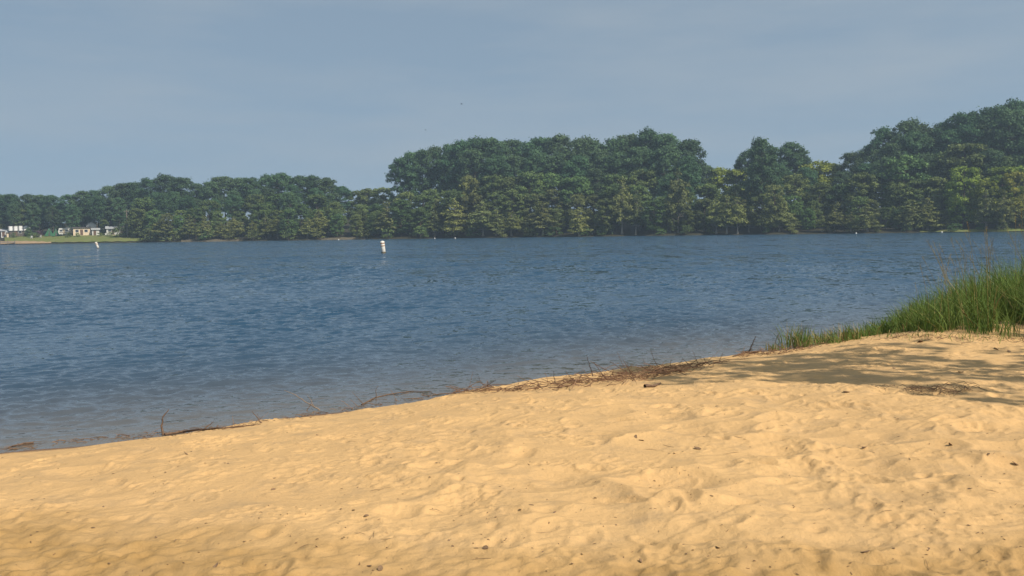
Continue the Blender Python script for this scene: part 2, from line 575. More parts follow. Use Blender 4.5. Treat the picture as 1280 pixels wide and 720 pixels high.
def far_pt(px, s):
    t = px_theta(px)
    D = float(shore_dist(t)) + s
    r = D / max(math.cos(t), 0.5)
    return Vector((r * math.sin(t), r * math.cos(t), float(far_z(np.array(s), t))))


def strip(name, px0, px1, s0f, s1f, n, m, mat, label, lift):
    V = []
    for i in range(n):
        px = px0 + (px1 - px0) * i / (n - 1)
        a, b_ = s0f(px), s1f(px)
        t = px_theta(px)
        for j in range(m):
            s = a + (b_ - a) * j / (m - 1)
            D = float(shore_dist(t)) + s
            r = D / math.cos(t)
            V.append((r * math.sin(t), r * math.cos(t), float(far_z(np.array(s), t)) + lift))
    me = np_mesh(name, V, grid_faces(n, m))
    o = link(name, me, mat, smooth=True)
    tag(o, label, kind='structure')
    return o

LIFT = 0.30
strip('lawn', 8, 208, lambda p: 0.4 + 0.6 * math.sin(p * 0.2) ** 2, lambda p: 30 - 22 * max(0, (p - 150) / 58.0) ** 1.5, 90, 24, M['lawn'],
      'mown grass bank sloping from the cottages to the water', LIFT)
strip('sand_strip', -30, 66, lambda p: -1.5, lambda p: 4.2 - 3.4 * max(0, (p - 30) / 36.0) + 0.5 * math.sin(p * 0.6), 60, 8, M['shoresand'],
      'strip of bare orange sand below the lawn', LIFT + 0.12)
strip('mud_bank', 228, 300, lambda p: -2.2, lambda p: 2.0 + 0.7 * math.sin(p * 0.4), 40, 6, M['shoremud'],
      'bare tan bank at the foot of the left woods', LIFT - 0.05)
strip('mud_bank', 402, 458, lambda p: -2.2, lambda p: 2.4 + 0.5 * math.sin(p * 0.5), 40, 6, M['shoremud'],
      'pale bare bank left of the tall stand', LIFT - 0.05)
strip('grass_bank', 1150, 1330, lambda p: -0.9, lambda p: 2.2 + 0.4 * math.sin(p * 0.3), 60, 6, M['lawn'],
      'thin sunlit grass bank at the foot of the right woods', LIFT - 0.05)

# lake bed and ground far around
th = np.linspace(0, 2 * PI, 97)
V = [(0, 0, -3.2)] + [(950 * math.cos(t), 950 * math.sin(t), -3.2) for t in th[:-1]]
me = np_mesh('ground', V, np.array([(0, i + 1, (i + 1) % 96 + 1) for i in range(96)]))
tag(link('ground', me, M['forestfloor']), 'ground under the lake and woods', kind='structure')

# ------------------------------------------------------------------ water
rows = [4.2]
while rows[-1] < 75:
    d = rows[-1]
    rows.append(d + max(0.022, d * d / (CAM_Z * 886.0) * 0.28))
while rows[-1] < 345:
    rows.append(rows[-1] * 1.035)
rows = np.array(rows)
th_in = np.linspace(-0.64, 0.64, 1150)
th = np.concatenate([np.linspace(-1.35, -0.645, 150), th_in, np.linspace(0.645, 1.35, 150)])
TH, RR = np.meshgrid(th, rows)
WX, WY = RR * np.sin(TH), RR * np.cos(TH)
wd = -shore_d(WX, WY)
amp = np.clip(wd / 2.6, 0.12, 1) * np.clip((95 - RR) / 50, 0, 1)
# wind ripples run towards the beach: short crests, slightly sharpened
ca, sa = math.cos(0.42), math.sin(0.42)
U = WX * ca + WY * sa; Vv = -WX * sa + WY * ca
wx = U + 0.25 * perlin(U / 1.3, Vv / 1.3, 51); wy = Vv + 0.18 * perlin(U / 1.1, Vv / 1.1, 52)
w1 = perlin(wx / 0.70, wy / 0.34, 53)
w2 = perlin(wx / 0.34, wy / 0.19, 54)
w3 = perlin((WX * 0.98 - WY * 0.2) / 0.18, (WX * 0.2 + WY * 0.98) / 0.11, 55)
w0 = perlin(U / 3.2, Vv / 1.5, 56)
g = np.clip(0.75 + 0.7 * perlin(WX / 6.0, WY / 9.0, 57), 0.25, 1.4)
ridge = lambda w: 0.5 - np.abs(w) * 1.3
WZ = amp * (0.014 * w0 + g * (0.040 * ridge(w1) + 0.026 * w1 + 0.028 * w2 + 0.012 * w3))
farat = np.clip((RR - 12) / 40, 0, 1)
shal = np.exp(-np.maximum(wd, 0) / 2.3)
me = np_mesh('lake', np.stack([WX.ravel(), WY.ravel(), WZ.ravel()], 1), grid_faces(len(rows), len(th)),
             attrs={'far': farat, 'shallow': np.clip(shal, 0, 1)})
tag(link('lake', me, M['water'], smooth=True), 'wind rippled blue lake', kind='structure')

# ------------------------------------------------------------------ tree kits
def leaf_quads(c, n, s, asp, rng):
    n = n / np.maximum(np.linalg.norm(n, axis=1, keepdims=True), 1e-6)
    r = rng.normal(size=c.shape)
    t = np.cross(n, r); t /= np.maximum(np.linalg.norm(t, axis=1, keepdims=True), 1e-6)
    b = np.cross(n, t)
    s = s[:, None]
    v = np.stack([c + t * s * asp, c + b * s, c - t * s * asp * 0.9, c - b * s], 1)
    return v.reshape(-1, 3)


def clump_crown(name, clumps, per, leaf, rng, up=0.35, jit=0.55, asp=1.3):
    """clumps: (x, y, z, rx, ry, rz); leaves fill each clump, denser to its skin"""
    C, N, T, Sz = [], [], [], []
    for (x, y, z, rx, ry, rz) in clumps:
        k = max(8, int(per * (rx * ry) / 2.6))
        d = rng.normal(size=(k, 3)); d /= np.linalg.norm(d, axis=1, keepdims=True)
        d[:, 2] = np.where(d[:, 2] < -0.25, -d[:, 2], d[:, 2])
        r = rng.uniform(0.4, 1.15, (k, 1)) ** 0.7
        lump = 1 + 0.22 * np.sin(d[:, :1] * 5 + x) * np.cos(d[:, 1:2] * 5 + y)
        C.append(np.array([x, y, z]) + d * r * lump * np.array([rx, ry, rz]))
        loose = rng.random((k, 1)) < 0.38
        C[-1] = C[-1] + loose * np.clip(rng.normal(size=(k, 3)), -1.1, 1.1) * 0.42 * np.array([rx, ry, max(rz, rx * 0.7)])
        nn = d + rng.normal(size=(k, 3)) * jit; nn[:, 2] += up
        N.append(nn)
        base = rng.uniform(0.25, 0.75)
        T.append(np.clip(base + rng.normal(size=k) * 0.2, 0, 1))
        Sz.append(rng.uniform(0.5, 1.25, k) * leaf)
    C, N, T, Sz = np.concatenate(C), np.concatenate(N), np.concatenate(T), np.concatenate(Sz)
    v = leaf_quads(C, N, Sz, asp, rng)
    f = np.arange(len(v)).reshape(-1, 4)
    return np_mesh(name, v, f, tint=np.repeat(T, 4))


def tube_data(pts, rad, sides=6):
    """swept tube round a polyline"""
    pts = [Vector(p) for p in pts]
    V, Fc = [], []
    up = Vector((0.31, 0.17, 0.93)).normalized()
    for i, p in enumerate(pts):
        d = (pts[min(i + 1, len(pts) - 1)] - pts[max(i - 1, 0)])
        d = d.normalized() if d.length > 1e-9 else Vector((0, 0, 1))
        a = d.cross(up)
        a = a.normalized() if a.length > 1e-3 else d.orthogonal().normalized()
        b = d.cross(a)
        for k in range(sides):
            t = 2 * PI * k / sides
            V.append(tuple(p + (a * math.cos(t) + b * math.sin(t)) * rad[i]))
    for i in range(len(pts) - 1):
        for k in range(sides):
            k2 = (k + 1) % sides
            Fc.append((i * sides + k, i * sides + k2, (i + 1) * sides + k2, (i + 1) * sides + k))
    return V, Fc


class Tubes:
    def __init__(s): s.V, s.F = [], []
    def add(s, pts, rad, sides=6):
        v, f = tube_data(pts, rad, sides)
        o = len(s.V)
        s.V += v; s.F += [tuple(i + o for i in q) for q in f]
    def mesh(s, name): return np_mesh(name, s.V, np.array(s.F))


def trunk_mesh(H, r0, clumps, rng, lean=0.0, flare=1.0, start=0.3):
    t = Tubes()
    n = 9
    pts, rad = [], []
    ph = rng.uniform(0, 6)
    for i in range(n):
        f = i / (n - 1)
        pts.append((lean * f * H + 0.15 * math.sin(f * 4 + ph), 0.15 * math.cos(f * 3.3 + ph), f * H * 0.96 - 0.4 * (i == 0)))
        rad.append(r0 * (1 - 0.88 * f) * (1 + (flare - 1) * max(0, 1 - f * 9)))
    t.add(pts, rad, 7)
    for c in clumps:
        if rng.random() > 0.75: continue
        z0 = max(start * H, c[2] - rng.uniform(0.5, 2.0))
        f = min(z0 / H, 0.95)
        a = Vector((lean * f * H, 0, z0)); b = Vector(c[:3])
        m = a.lerp(b, 0.5) + Vector((0, 0, -0.15 * (b - a).length * 0.5))
        rr = r0 * (1 - 0.88 * f) * 0.4
        t.add([a, m, b], [rr, rr * 0.7, rr * 0.25], 4)
    return t.mesh('trunk')


def kit(name, crown_me, crown_mat, trunk_me, trunk_mat, H):
    root = empty(name, (0, 0, 0))
    link('trunk', trunk_me, trunk_mat, root, smooth=True)
    c = link('crown', crown_me, crown_mat, root)
    c.material_slots[0].link = 'OBJECT'
    c.material_slots[0].material = crown_mat
    root['kit_h'] = H
    return root


def make_pine(i):
    rng = np.random.default_rng(100 + i)
    H = 28.0
    low = rng.uniform(0.26, 0.42)
    R = rng.uniform(5.2, 6.6)
    cl = []
    for k in range(105):
        t = rng.uniform(0, 1) ** 0.8
        prof = math.sqrt(max(0.02, 1 - (abs(t - 0.48) / 0.56) ** 2.2))
        ang = rng.uniform(0, 2 * PI)
        rr = R * prof * math.sqrt(rng.uniform(0.05, 1))
        r = rng.uniform(0.75, 1.7)
        cl.append((rr * math.cos(ang), rr * math.sin(ang), H * (low + (0.97 - low) * t) - 0.25 * r + rng.normal() * 0.3, r, r, r * rng.uniform(0.8, 1.05)))
    cl.append((0.2, 0, H - 1.3, 1.9, 1.9, 1.3))
    for k in range(int(rng.integers(1, 4))):    # stray low branches
        ang = rng.uniform(0, 2 * PI)
        cl.append((2.0 * math.cos(ang), 2.0 * math.sin(ang), H * low - rng.uniform(0.5, 3), 0.9, 0.9, 0.5))
    return kit('pine_tree', clump_crown('crown', cl, 190, 0.235, rng, up=0.25), M['pine'],
               trunk_mesh(H, 0.34, cl, rng, start=low * 0.9), M['bark'], H)


def make_broad(i):
    rng = np.random.default_rng(200 + i)
    H = 18.0
    R = rng.uniform(4.0, 5.2)
    cl = []
    for k in range(95):
        t = rng.uniform(0, 1)
        prof = math.sin(PI * (0.16 + 0.74 * t)) ** 0.6
        ang = rng.uniform(0, 2 * PI)
        rr = R * prof * rng.uniform(0.35, 1.0) ** 0.6
        r = rng.uniform(0.6, 1.5)
        cl.append((rr * math.cos(ang), rr * math.sin(ang), H * (0.12 + 0.83 * t), r, r, r * rng.uniform(0.6, 0.9)))
    cl.append((rng.normal() * 0.5, 0, H - 0.8, 1.2, 1.2, 0.8))
    return kit('broadleaf_tree', clump_crown('crown', cl, 230, 0.235, rng, up=0.3, jit=0.6), M['broad'],
               trunk_mesh(H, 0.28, cl, rng, start=0.15), M['bark'], H)


def make_cypress(i):
    rng = np.random.default_rng(300 + i)
    H = 12.0
    R = rng.uniform(2.9, 3.7)
    cl = []
    tiers = 9
    low = rng.uniform(0.22, 0.40)
    for k in range(tiers):
        t = k / (tiers - 1)
        z = H * (low + (0.97 - low) * t) + rng.normal() * 0.22
        Rt = R * (1 - t ** 2.6 * 0.72) * rng.uniform(0.68, 1.12)
        nb = max(2, int(6 - 3.5 * t))
        a0 = rng.uniform(0, 2 * PI)
        for j in range(nb):
            ang = a0 + 2 * PI * j / nb + rng.normal() * 0.25
            for q, rf in ((0.5, 0.75), (0.95, 0.55)):
                rr = Rt * q * rng.uniform(0.85, 1.1)
                r = max(0.4, Rt * rf * 0.52)
                cl.append((rr * math.cos(ang), rr * math.sin(ang), z - 0.14 * rr * q + rng.normal() * 0.28, r, r, r * 0.5 + 0.1))
    cl.append((0, 0, H - 0.4, 0.45, 0.45, 0.7))
    return kit('cypress_tree', clump_crown('crown', cl, 230, 0.18, rng, up=0.5, jit=0.5, asp=1.6), M['cypress'],
               trunk_mesh(H, 0.25, cl, rng, flare=1.9, start=0.2), M['palebark'], H)


def make_shrub(i):
    rng = np.random.default_rng(400 + i)
    H = 4.0
    cl = []
    for k in range(26):
        ang = rng.uniform(0, 2 * PI); t = rng.uniform(0, 1)
        rr = 2.4 * math.sqrt(1 - t * t * 0.9) * rng.uniform(0.3, 1)
        r = rng.uniform(0.5, 0.9)
        cl.append((rr * math.cos(ang), rr * math.sin(ang), 0.35 + t * 3.0, r, r, r * 0.8))
    return kit('shrub', clump_crown('crown', cl, 150, 0.16, rng), M['broad'], trunk_mesh(3.2, 0.09, cl, rng, start=0.1), M['bark'], H)


KITS = {'pine': [make_pine(i) for i in range(12)], 'broad': [make_broad(i) for i in range(10)],
        'cypress': [make_cypress(i) for i in range(8)], 'shrub': [make_shrub(i) for i in range(3)]}
USED = set()
def plant(kind, loc, h, wide=1.0, mat=None, idx=None, rz=None):
    """a copy of one of the kits (the kit itself the first time)"""
    ks = KITS[kind]
    i = TR.randrange(len(ks)) if idx is None else idx
    src = ks[i]
    key = (kind, i)
    if key not in USED:
        USED.add(key); r = src
        kids = list(src.children)
    else:
        r = src.copy(); COL.objects.link(r)
        kids = []
        for ch in src.children:
            c = ch.copy(); COL.objects.link(c); c.parent = r
            kids.append(c)
    k = h / src['kit_h']
    r.location = loc
    r.rotation_euler = (0, 0, TR.uniform(0, 2 * PI) if rz is None else rz)
    w = k * wide * {'pine': 1.12, 'broad': 1.25, 'cypress': 1.1, 'shrub': 1.2}[kind]
    r.scale = (w, w, k)
    for c in kids:
        if c.name.startswith('crown'):
            c.material_slots[0].material = mat or DEFAULT_MAT[kind]
    return r
DEFAULT_MAT = {'pine': M['pine'], 'broad': M['broad'], 'cypress': M['cypress'], 'shrub': M['broad']}
TR = random.Random(21)

# ------------------------------------------------------------------ the far woods
SKY_X = [-120, -60, 0, 30, 60, 98, 106, 140, 180, 225, 258, 300, 340, 400, 425, 445, 480, 492, 497, 510, 540, 580, 600, 660, 690, 715, 735, 760, 778, 800, 830, 860,
         876, 884, 900, 925, 938, 953, 970, 986, 1000, 1012, 1050, 1060, 1080, 1098, 1120, 1140, 1170, 1182, 1215, 1240, 1262, 1290, 1340, 1420]
SKY_Y = [240, 240, 240, 238, 238, 239, 234, 230, 222, 216, 226, 218, 216, 214, 225, 238, 233, 232, 205, 193, 184, 176, 171, 175, 168, 165, 177, 167, 170, 163, 166, 172,
         186, 208, 208, 206, 185, 174, 180, 178, 184, 200, 200, 192, 184, 164, 148, 152, 150, 145, 137, 130, 123, 122, 116, 112]
def sky_y(px): return float(np.interp(px, SKY_X, SKY_Y))


def height_for(px, s, ytop):
    p = far_pt(px, s)
    top = at_depth(px, ytop, p.y)
    return max(top.z - p.z, 2.0), p


TREES = []      # (px, row, kind, object, tone)
def tree(kind, px, s, ytop, row, wide=1.0, mat=None, idx=None, label=None, tone=None, cat='tree'):
    h, p = height_for(px, s, ytop)
    p.z -= 0.15
    o = plant(kind, p, h, wide, mat, idx)
    TREES.append([px, row, kind, o, tone, label, h])
    tag(o, cat=cat)
    return o


def walk(x0, x1, step, jit):
    x = x0
    while x < x1:
        yield x + TR.uniform(-jit, jit)
        x += step * TR.uniform(0.85, 1.15)

def in_any(px, spans): return any(a <= px <= b for a, b in spans)

# skyline row: pines, with broadleaf tops in the low saddles
for px in list(walk(-70, 497, 18, 3)) + list(walk(576, 1350, 21, 4)):
    y = sky_y(px) + TR.uniform(-1, 6)
    if 445 < px < 492:
        tree('broad', px, 40, y, 'skyline', 1.0); continue
    if 884 < px < 935 or 1012 < px < 1050:
        tree('broad', px, 34, y, 'skyline', 0.95, M['yellowgreen'], tone='yellowing'); continue
    if 497 < px < 575:
        continue

    tree('pine', px, 34 + TR.uniform(-3, 4), y, 'skyline', (1.1 if px < 497 else 0.95) if px < 880 else 0.85)
# the open left end of the tall stand: sky shows between these crowns
for px, y, w in ((503, 197, 0.78), (516, 190, 0.7), (531, 187, 0.78), (547, 183, 0.72), (563, 180, 0.8), (579, 175, 0.85)):
    tree('pine', px, 30, y, 'skyline', w * 0.95)
# second rank behind / before the skyline
for px in walk(-60, 1350, 25, 5):
    if in_any(px, ((440, 596), (880, 935), (1008, 1056))): continue
    t, b = sky_y(px), 296
    tree('pine', px, 25 + TR.uniform(-2, 2), t + 12 + TR.uniform(0, 14), 'second', 0.9)
for px in walk(-65, 178, 20, 5):
    tree('broad', px, 41, sky_y(px) + TR.uniform(9, 18), 'rear', 1.15)
# middle rank
for px in walk(-50, 1340, 27, 5):
    t = sky_y(px)
    y = t + (292 - t) * TR.uniform(0.26, 0.42)
    if 492 < px < 590: y = TR.uniform(234, 246)
    if 878 < px < 930: y = TR.uniform(222, 236)
    kind = 'broad' if TR.random() < 0.75 else 'pine'
    if px < 175:
        tree(kind, px, 34 if px < 165 else 22, y, 'middle', 1.0)
    else:
        tree(kind, px, 17 + TR.uniform(-2, 2), y, 'middle', 0.95)
# lower rank of broadleaf trees
for px in walk(172, 1340, 25, 5):
    t = sky_y(px)
    y = t + (292 - t) * TR.uniform(0.48, 0.64)
    mat = None; tone = None
    if px > 1185 and TR.random() < 0.7: mat, tone = M['yellowgreen'], 'yellowing'
    elif TR.random() < 0.16: mat, tone = M['cypress'], 'olive'
    tree('broad', px, 10 + TR.uniform(-1.5, 1.5), y, 'lower', 0.95, mat, tone=tone)
# waterline row of cypresses and bushes
for px in walk(206, 1340, 19, 4):
    if in_any(px, ((713, 738), (776, 806), (890, 932), (575, 600), (1194, 1224))): continue
    y = TR.uniform(248, 270) if px > 480 else TR.uniform(262, 278)
    if TR.random() < 0.68:
        gold = TR.random() < 0.2
        tree('cypress', px, 2.6 + TR.uniform(-1.2, 1.5), y, 'waterline', TR.uniform(1.05, 1.55), M['gold'] if gold else None, tone='golden' if gold else None)
    else:
        tree('broad', px, 3.6 + TR.uniform(-1, 1), y - 2, 'waterline', 0.95)
# low bushes that close the wood's edge over the water
for px in walk(196, 1335, 33, 9):
    if in_any(px, ((405, 452), (893, 930), (780, 804))): continue
    tree('shrub', px, 1.2 + TR.uniform(-0.5, 0.8), TR.uniform(280, 286) - (px - 640) * 0.008, 'edge', 1.1, M['cypress'] if TR.random() < 0.35 else None, cat='shrub')

# trees one can pick out in the photo
tree('cypress', 724, 1.2, 259, 'one', 1.25, M['gold'], 1, 'short golden green cypress with flat tiers in front of the tall stand')
tree('cypress', 779, 2.5, 222, 'one', 0.66, M['cypress'], 2, 'tall slim olive cypress at the waterline right of the short golden cypress')
tree('cypress', 796, 1.8, 238, 'one', 0.72, M['cypress'], 3, 'slender olive cypress close beside the tallest waterline cypress')
tree('cypress', 848, 5.0, 212, 'one', 0.62, M['cypress'], 4, 'tall olive cypress below the right end of the tall stand')
for q, (px, y, w, lb) in enumerate(((896, 247, 0.85, 'golden cypress on pale bare stems, left of its close clump of three'),
                                    (909, 243, 0.95, 'golden cypress on pale bare stems, middle and tallest of its close clump'),
                                    (922, 246, 0.85, 'golden cypress on pale bare stems, right of its close clump of three'))):
    tree('cypress', px, 1.0, y, 'one', w, M['gold'], 5 + q, lb)
tree('broad', 589, 12, 219, 'one', 0.62, M['gold'], 2, 'small golden topped tree standing before the dark pines of the tall stand')
tree('broad', 968, 4, 230, 'one', 0.7, M['cypress'], 3, 'drooping olive tree at the waterline below the lone rounded pine')
tree('broad', 1204, 7, 208, 'one', 0.8, M['yellowgreen'], 4, 'bright yellow green tree at the front of the high right woods')
tree('broad', 1232, 5, 222, 'one', 0.75, M['yellowgreen'], 5, 'lime leaved tree just right of the bright yellow green tree')
tree('broad', 1268, 5, 214, 'one', 0.7, M['orange'], 6, 'tree turning orange at the right edge of the high woods')
tree('cypress', 1254, 1.4, 240, 'one', 0.9, M['gold'], 0, 'golden cypress with a pale trunk before the orange tree')
tree('cypress', 1232, 1.4, 237, 'one', 0.8, M['cypress'], 6, 'olive cypress with a pale trunk before the lime leaved tree')
tree('cypress', 1160, 1.5, 247, 'one', 1.1, M['gold'], 7, 'broad golden cypress leaning over the bank of the high right woods')
tree('pine', 953, 12, 175, 'one', 0.85, None, 3, 'lone rounded dark pine rising right of the tall stand')
tree('broad', 212, 4, 266, 'one', 1.0, M['cypress'], 5, 'round grey green willow at the right end of the lawn')
tree('broad', 38, 22, 284, 'one', 0.9, None, 1, 'small dark tree in front of the striped roof cottage', cat='tree')
tree('shrub', 45, 17, 289, 'one', 1.2, None, 0, 'dark round shrub on the lawn between cottage and green tent', cat='shrub')
tree('shrub', 51, 19, 287, 'one', 0.8, M['pink'], 1, 'pink flowering shrub beside the dark shrub on the lawn', cat='shrub')
tree('shrub', 88, 17, 289.5, 'one', 0.9, None, 2, 'dark shrub on the lawn in front of the white camper', cat='shrub')
for px, s_, y, lb in ((20, 19, 290, 'dark bush in front of the pale hut and cream shed'), (99, 18, 291, 'little dark bush at the foot of the cream cabin'),
                      (127, 19, 289, 'dark bush between the white lean-to shed and the lawn chair'), (139, 18, 290.5, 'dark bush before the cottage nearest the utility pole')):
    tree('shrub', px, s_, y, 'one', 0.8, None, None, lb, cat='shrub')
for px, y, lb in ((75, 276, 'dark leafy tree leaning over the smaller green tent'), (133, 274, 'dark leafy tree in the gap between house and pole cottage')):
    tree('broad', px, 31, y, 'one', 0.8, None, None, lb)
tree('shrub', 4, 26, 279, 'one', 1.0, M['cypress'], 1, 'olive shrub behind the pale hut at the lawn end', cat='shrub')
for px, lb in ((153, 'dark shrub beside the utility pole at the lawn'), (172, 'larger dark shrub right of the utility pole')):
    tree('shrub', px, 15, 281, 'one', 1.2, None, None, lb, cat='shrub')

ORD = ['first', 'second', 'third', 'fourth', 'fifth', 'sixth', 'seventh', 'eighth', 'ninth', 'tenth', 'eleventh', 'twelfth', 'thirteenth', 'fourteenth',
       'fifteenth', 'sixteenth', 'seventeenth', 'eighteenth', 'nineteenth', 'twentieth', 'twenty-first', 'twenty-second', 'twenty-third', 'twenty-fourth', 'twenty-fifth']
STANDS = [(-999, 0, 'woods beyond the left edge'), (0, 165, 'woods behind the cottages'), (165, 320, 'woods right of the lawn'),
          (320, 494, 'low left woods'), (494, 690, 'tall stand\'s left half'), (690, 882, 'tall stand\'s right half'),
          (882, 1056, 'dip beside the tall stand'), (1056, 1280, 'high right woods'), (1280, 9999, 'woods beyond the right edge')]
ROWTXT = {'skyline': 'on the skyline', 'rear': 'at the rear', 'second': 'in the second rank', 'middle': 'in the middle rank', 'lower': 'in the lower rank', 'waterline': 'at the waterline', 'edge': 'on the water edge'}
KTXT = {'pine': 'dark pine', 'broad': 'broadleaf', 'cypress': 'olive cypress', 'shrub': 'low bush'}
GRP = {'pine': 'pines of the far woods', 'broad': 'broadleaf trees of the far woods', 'cypress': 'cypresses along the far waterline', 'shrub': 'bushes along the far shore'}
count = {}
for T in sorted(TREES, key=lambda t: t[0]):
    px, row, kind, o, tone, label, h = T
    tag(o, group=GRP[kind])
    if label:
        o['label'] = label; continue
    st = next(x[2] for x in STANDS if x[0] <= px < x[1])
    kt = KTXT[kind] if not tone else {'golden': 'golden cypress', 'yellowing': 'yellow-green tree', 'olive': 'olive tree'}[tone]
    key = (st, row, kt)
    n = count.get(key, 0); count[key] = n + 1
    T.append((key, n))
for T in TREES:
    if len(T) > 7:
        (st, row, kt), n = T[7]
        T[3]['label'] = ('%s %s of the %s, %s from left' % (kt, ROWTXT[row], st, ORD[n])) if count[(st, row, kt)] > 1 else ('only %s %s of the %s' % (kt, ROWTXT[row], st))
for T in TREES:
    if 'kit_h' in T[3]: del T[3]['kit_h']
# kits that were never planted are removed
for kind, ks in KITS.items():
    for i, src in enumerate(ks):
        if (kind, i) not in USED:
            for ch in list(src.children): bpy.data.objects.remove(ch)
            bpy.data.objects.remove(src)

# ------------------------------------------------------------------ small buildings behind the lawn
class MB:
    """box / prism collector: one mesh per part"""
    def __init__(s): s.V, s.F = [], []
    def box(s, x0, x1, y0, y1, z0, z1):
        o = len(s.V)
        s.V += [(x0, y0, z0), (x1, y0, z0), (x1, y1, z0), (x0, y1, z0), (x0, y0, z1), (x1, y0, z1), (x1, y1, z1), (x0, y1, z1)]
        s.F += [tuple(o + i for i in q) for q in ((3, 2, 1, 0), (4, 5, 6, 7), (0, 1, 5, 4), (1, 2, 6, 5), (2, 3, 7, 6), (3, 0, 4, 7))]
        return s
    def poly(s, pts):
        o = len(s.V); s.V += [tuple(p) for p in pts]; s.F.append(tuple(range(o, o + len(pts)))); return s
    def build(s, name, mat, parent=None, smooth=False):
        me = bpy.data.meshes.new(name)
        me.from_pydata(s.V, [], s.F); me.update()
        return link(name, me, mat, parent, smooth)


def gable(x0, x1, y0, y1, z, rise, along='x', t=0.12, over=0.35):
    """thick pitched roof; ridge along x or y"""
    m = MB()
    x0 -= over; x1 += over; y0 -= over; y1 += over
    if along == 'x':
        ym = (y0 + y1) / 2
        prof = [(y0, z), (ym, z + rise), (y1, z), (y1, z - t), (ym, z + rise - t), (y0, z - t)]
        A = [(x0, p[0], p[1]) for p in prof]; B = [(x1, p[0], p[1]) for p in prof]
    else:
        xm = (x0 + x1) / 2
        prof = [(x0, z), (xm, z + rise), (x1, z), (x1, z - t), (xm, z + rise - t), (x0, z - t)]
        A = [(p[0], y0, p[1]) for p in prof]; B = [(p[0], y1, p[1]) for p in prof]
    for i in range(6):
        j = (i + 1) % 6
        m.poly([A[i], A[j], B[j], B[i]])
    m.poly([A[0], A[5], A[4], A[1]]); m.poly([A[1], A[4], A[3], A[2]])
    m.poly([B[0], B[1], B[4], B[5]]); m.poly([B[1], B[2], B[3], B[4]])
    return m


def cottage(px, s, w, dep, h, rise, wall, roof, label, along='x', rz=0.0, doors=(), wins=(), name='cottage', cat='cottage', stripes=None):
    p = far_pt(px, s); p.z += LIFT - 0.05
    r = empty(name, p, rz - px_theta(px))
    tag(r, label, cat)
    m = MB().box(-w / 2, w / 2, -dep / 2, dep / 2, -0.6, h)
    if along == 'x':
        for x in (-w / 2, w / 2): m.poly([(x, -dep / 2, h), (x, dep / 2, h), (x, 0, h + rise * 0.93)])
    else:
        for y in (-dep / 2, dep / 2): m.poly([(-w / 2, y, h), (w / 2, y, h), (0, y, h + rise * 0.93)])
    m.build('wall', wall, r)
    ro = gable(-w / 2, w / 2, -dep / 2, dep / 2, h + 0.1, rise, along).build('roof', roof, r)
    for x in doors:
        d = MB().box(x - 0.45, x + 0.45, -dep / 2 - 0.06, -dep / 2 + 0.02, 0.0, 2.0).build('door', M['brownpaint'], r)
        MB().box(x + 0.28, x + 0.36, -dep / 2 - 0.12, -dep / 2 - 0.06, 0.95, 1.03).build('handle', M['greyroof'], d)
    for x in wins:
        f = MB().box(x - 0.6, x + 0.6, -dep / 2 - 0.05, -dep / 2 + 0.02, 1.0, 2.05).build('window', M['white'], r)
        MB().box(x - 0.5, x + 0.5, -dep / 2 - 0.07, -dep / 2 - 0.052, 1.1, 1.95).build('pane', M['glass'], f)
    return r


def roof_stripes():
    m, nt, b, out = new_mat('striped_metal_roof')
    tcn = node(nt, 'ShaderNodeTexCoord')
    sx = node(nt, 'ShaderNodeSeparateXYZ'); nt.links.new(tcn.outputs['Object'], sx.inputs[0])
    v = math_n(nt, 'FRACT', math_n(nt, 'MULTIPLY', sx.outputs['X'], 0.62))
    nt.links.new(mix_c(nt, math_n(nt, 'GREATER_THAN', v, 0.62), (0.62, 0.62, 0.60), (0.16, 0.16, 0.16)), b.inputs['Base Color'])
    b.inputs['Roughness'].default_value = 0.5
    return m
M['stripe'] = roof_stripes()

cottage(10, 24, 3.2, 3.0, 2.0, 0.7, M['white'], M['greyroof'], 'small pale hut with a grey roof at the far left of the lawn', wins=(0.5,), doors=(-0.8,), name='hut', cat='hut')
cottage(27, 25, 6.6, 6.0, 2.0, 1.7, M['darkwall'], M['stripe'], 'low brown cottage under a grey and white striped metal roof', wins=(0.2, 2.2), doors=(-1.2,))
cottage(14.5, 21.5, 1.9, 2.2, 1.7, 0.5, M['cream'], M['greyroof'], 'tiny cream shed against the striped roof cottage', doors=(0.2,), name='shed', cat='shed')
cottage(104.5, 25, 5.6, 4.6, 2.55, 0.35, M['cream'], M['darkroof'], 'cream flat roofed cabin with two small windows', wins=(-1.5, 1.5), doors=(0.0,), name='cabin', cat='cabin')
cottage(117, 29, 3.4, 4.5, 3.2, 1.3, M['white'], M['greyroof'], 'tall white house with a grey gable beside the cream cabin', along='y', wins=(0.0,), doors=(), name='house', cat='house')
cottage(122, 24, 2.4, 2.4, 1.9, 0.6, M['white'], M['greyroof'], 'white lean-to shed in front of the grey gable house', doors=(-0.3,), name='shed', cat='shed')
cottage(144, 25, 4.6, 4.2, 2.1, 0.9, M['white'], M['greyroof'], 'white and grey cottage nearest the utility pole', wins=(-1.2, 0.9), doors=(-0.1,))
cottage(151, 27, 3.0, 3.0, 2.2, 0.8, M['darkwall'], M['darkroof'], 'dark brown shed behind the cottage nearest the utility pole', doors=(0.0,), name='shed', cat='shed')

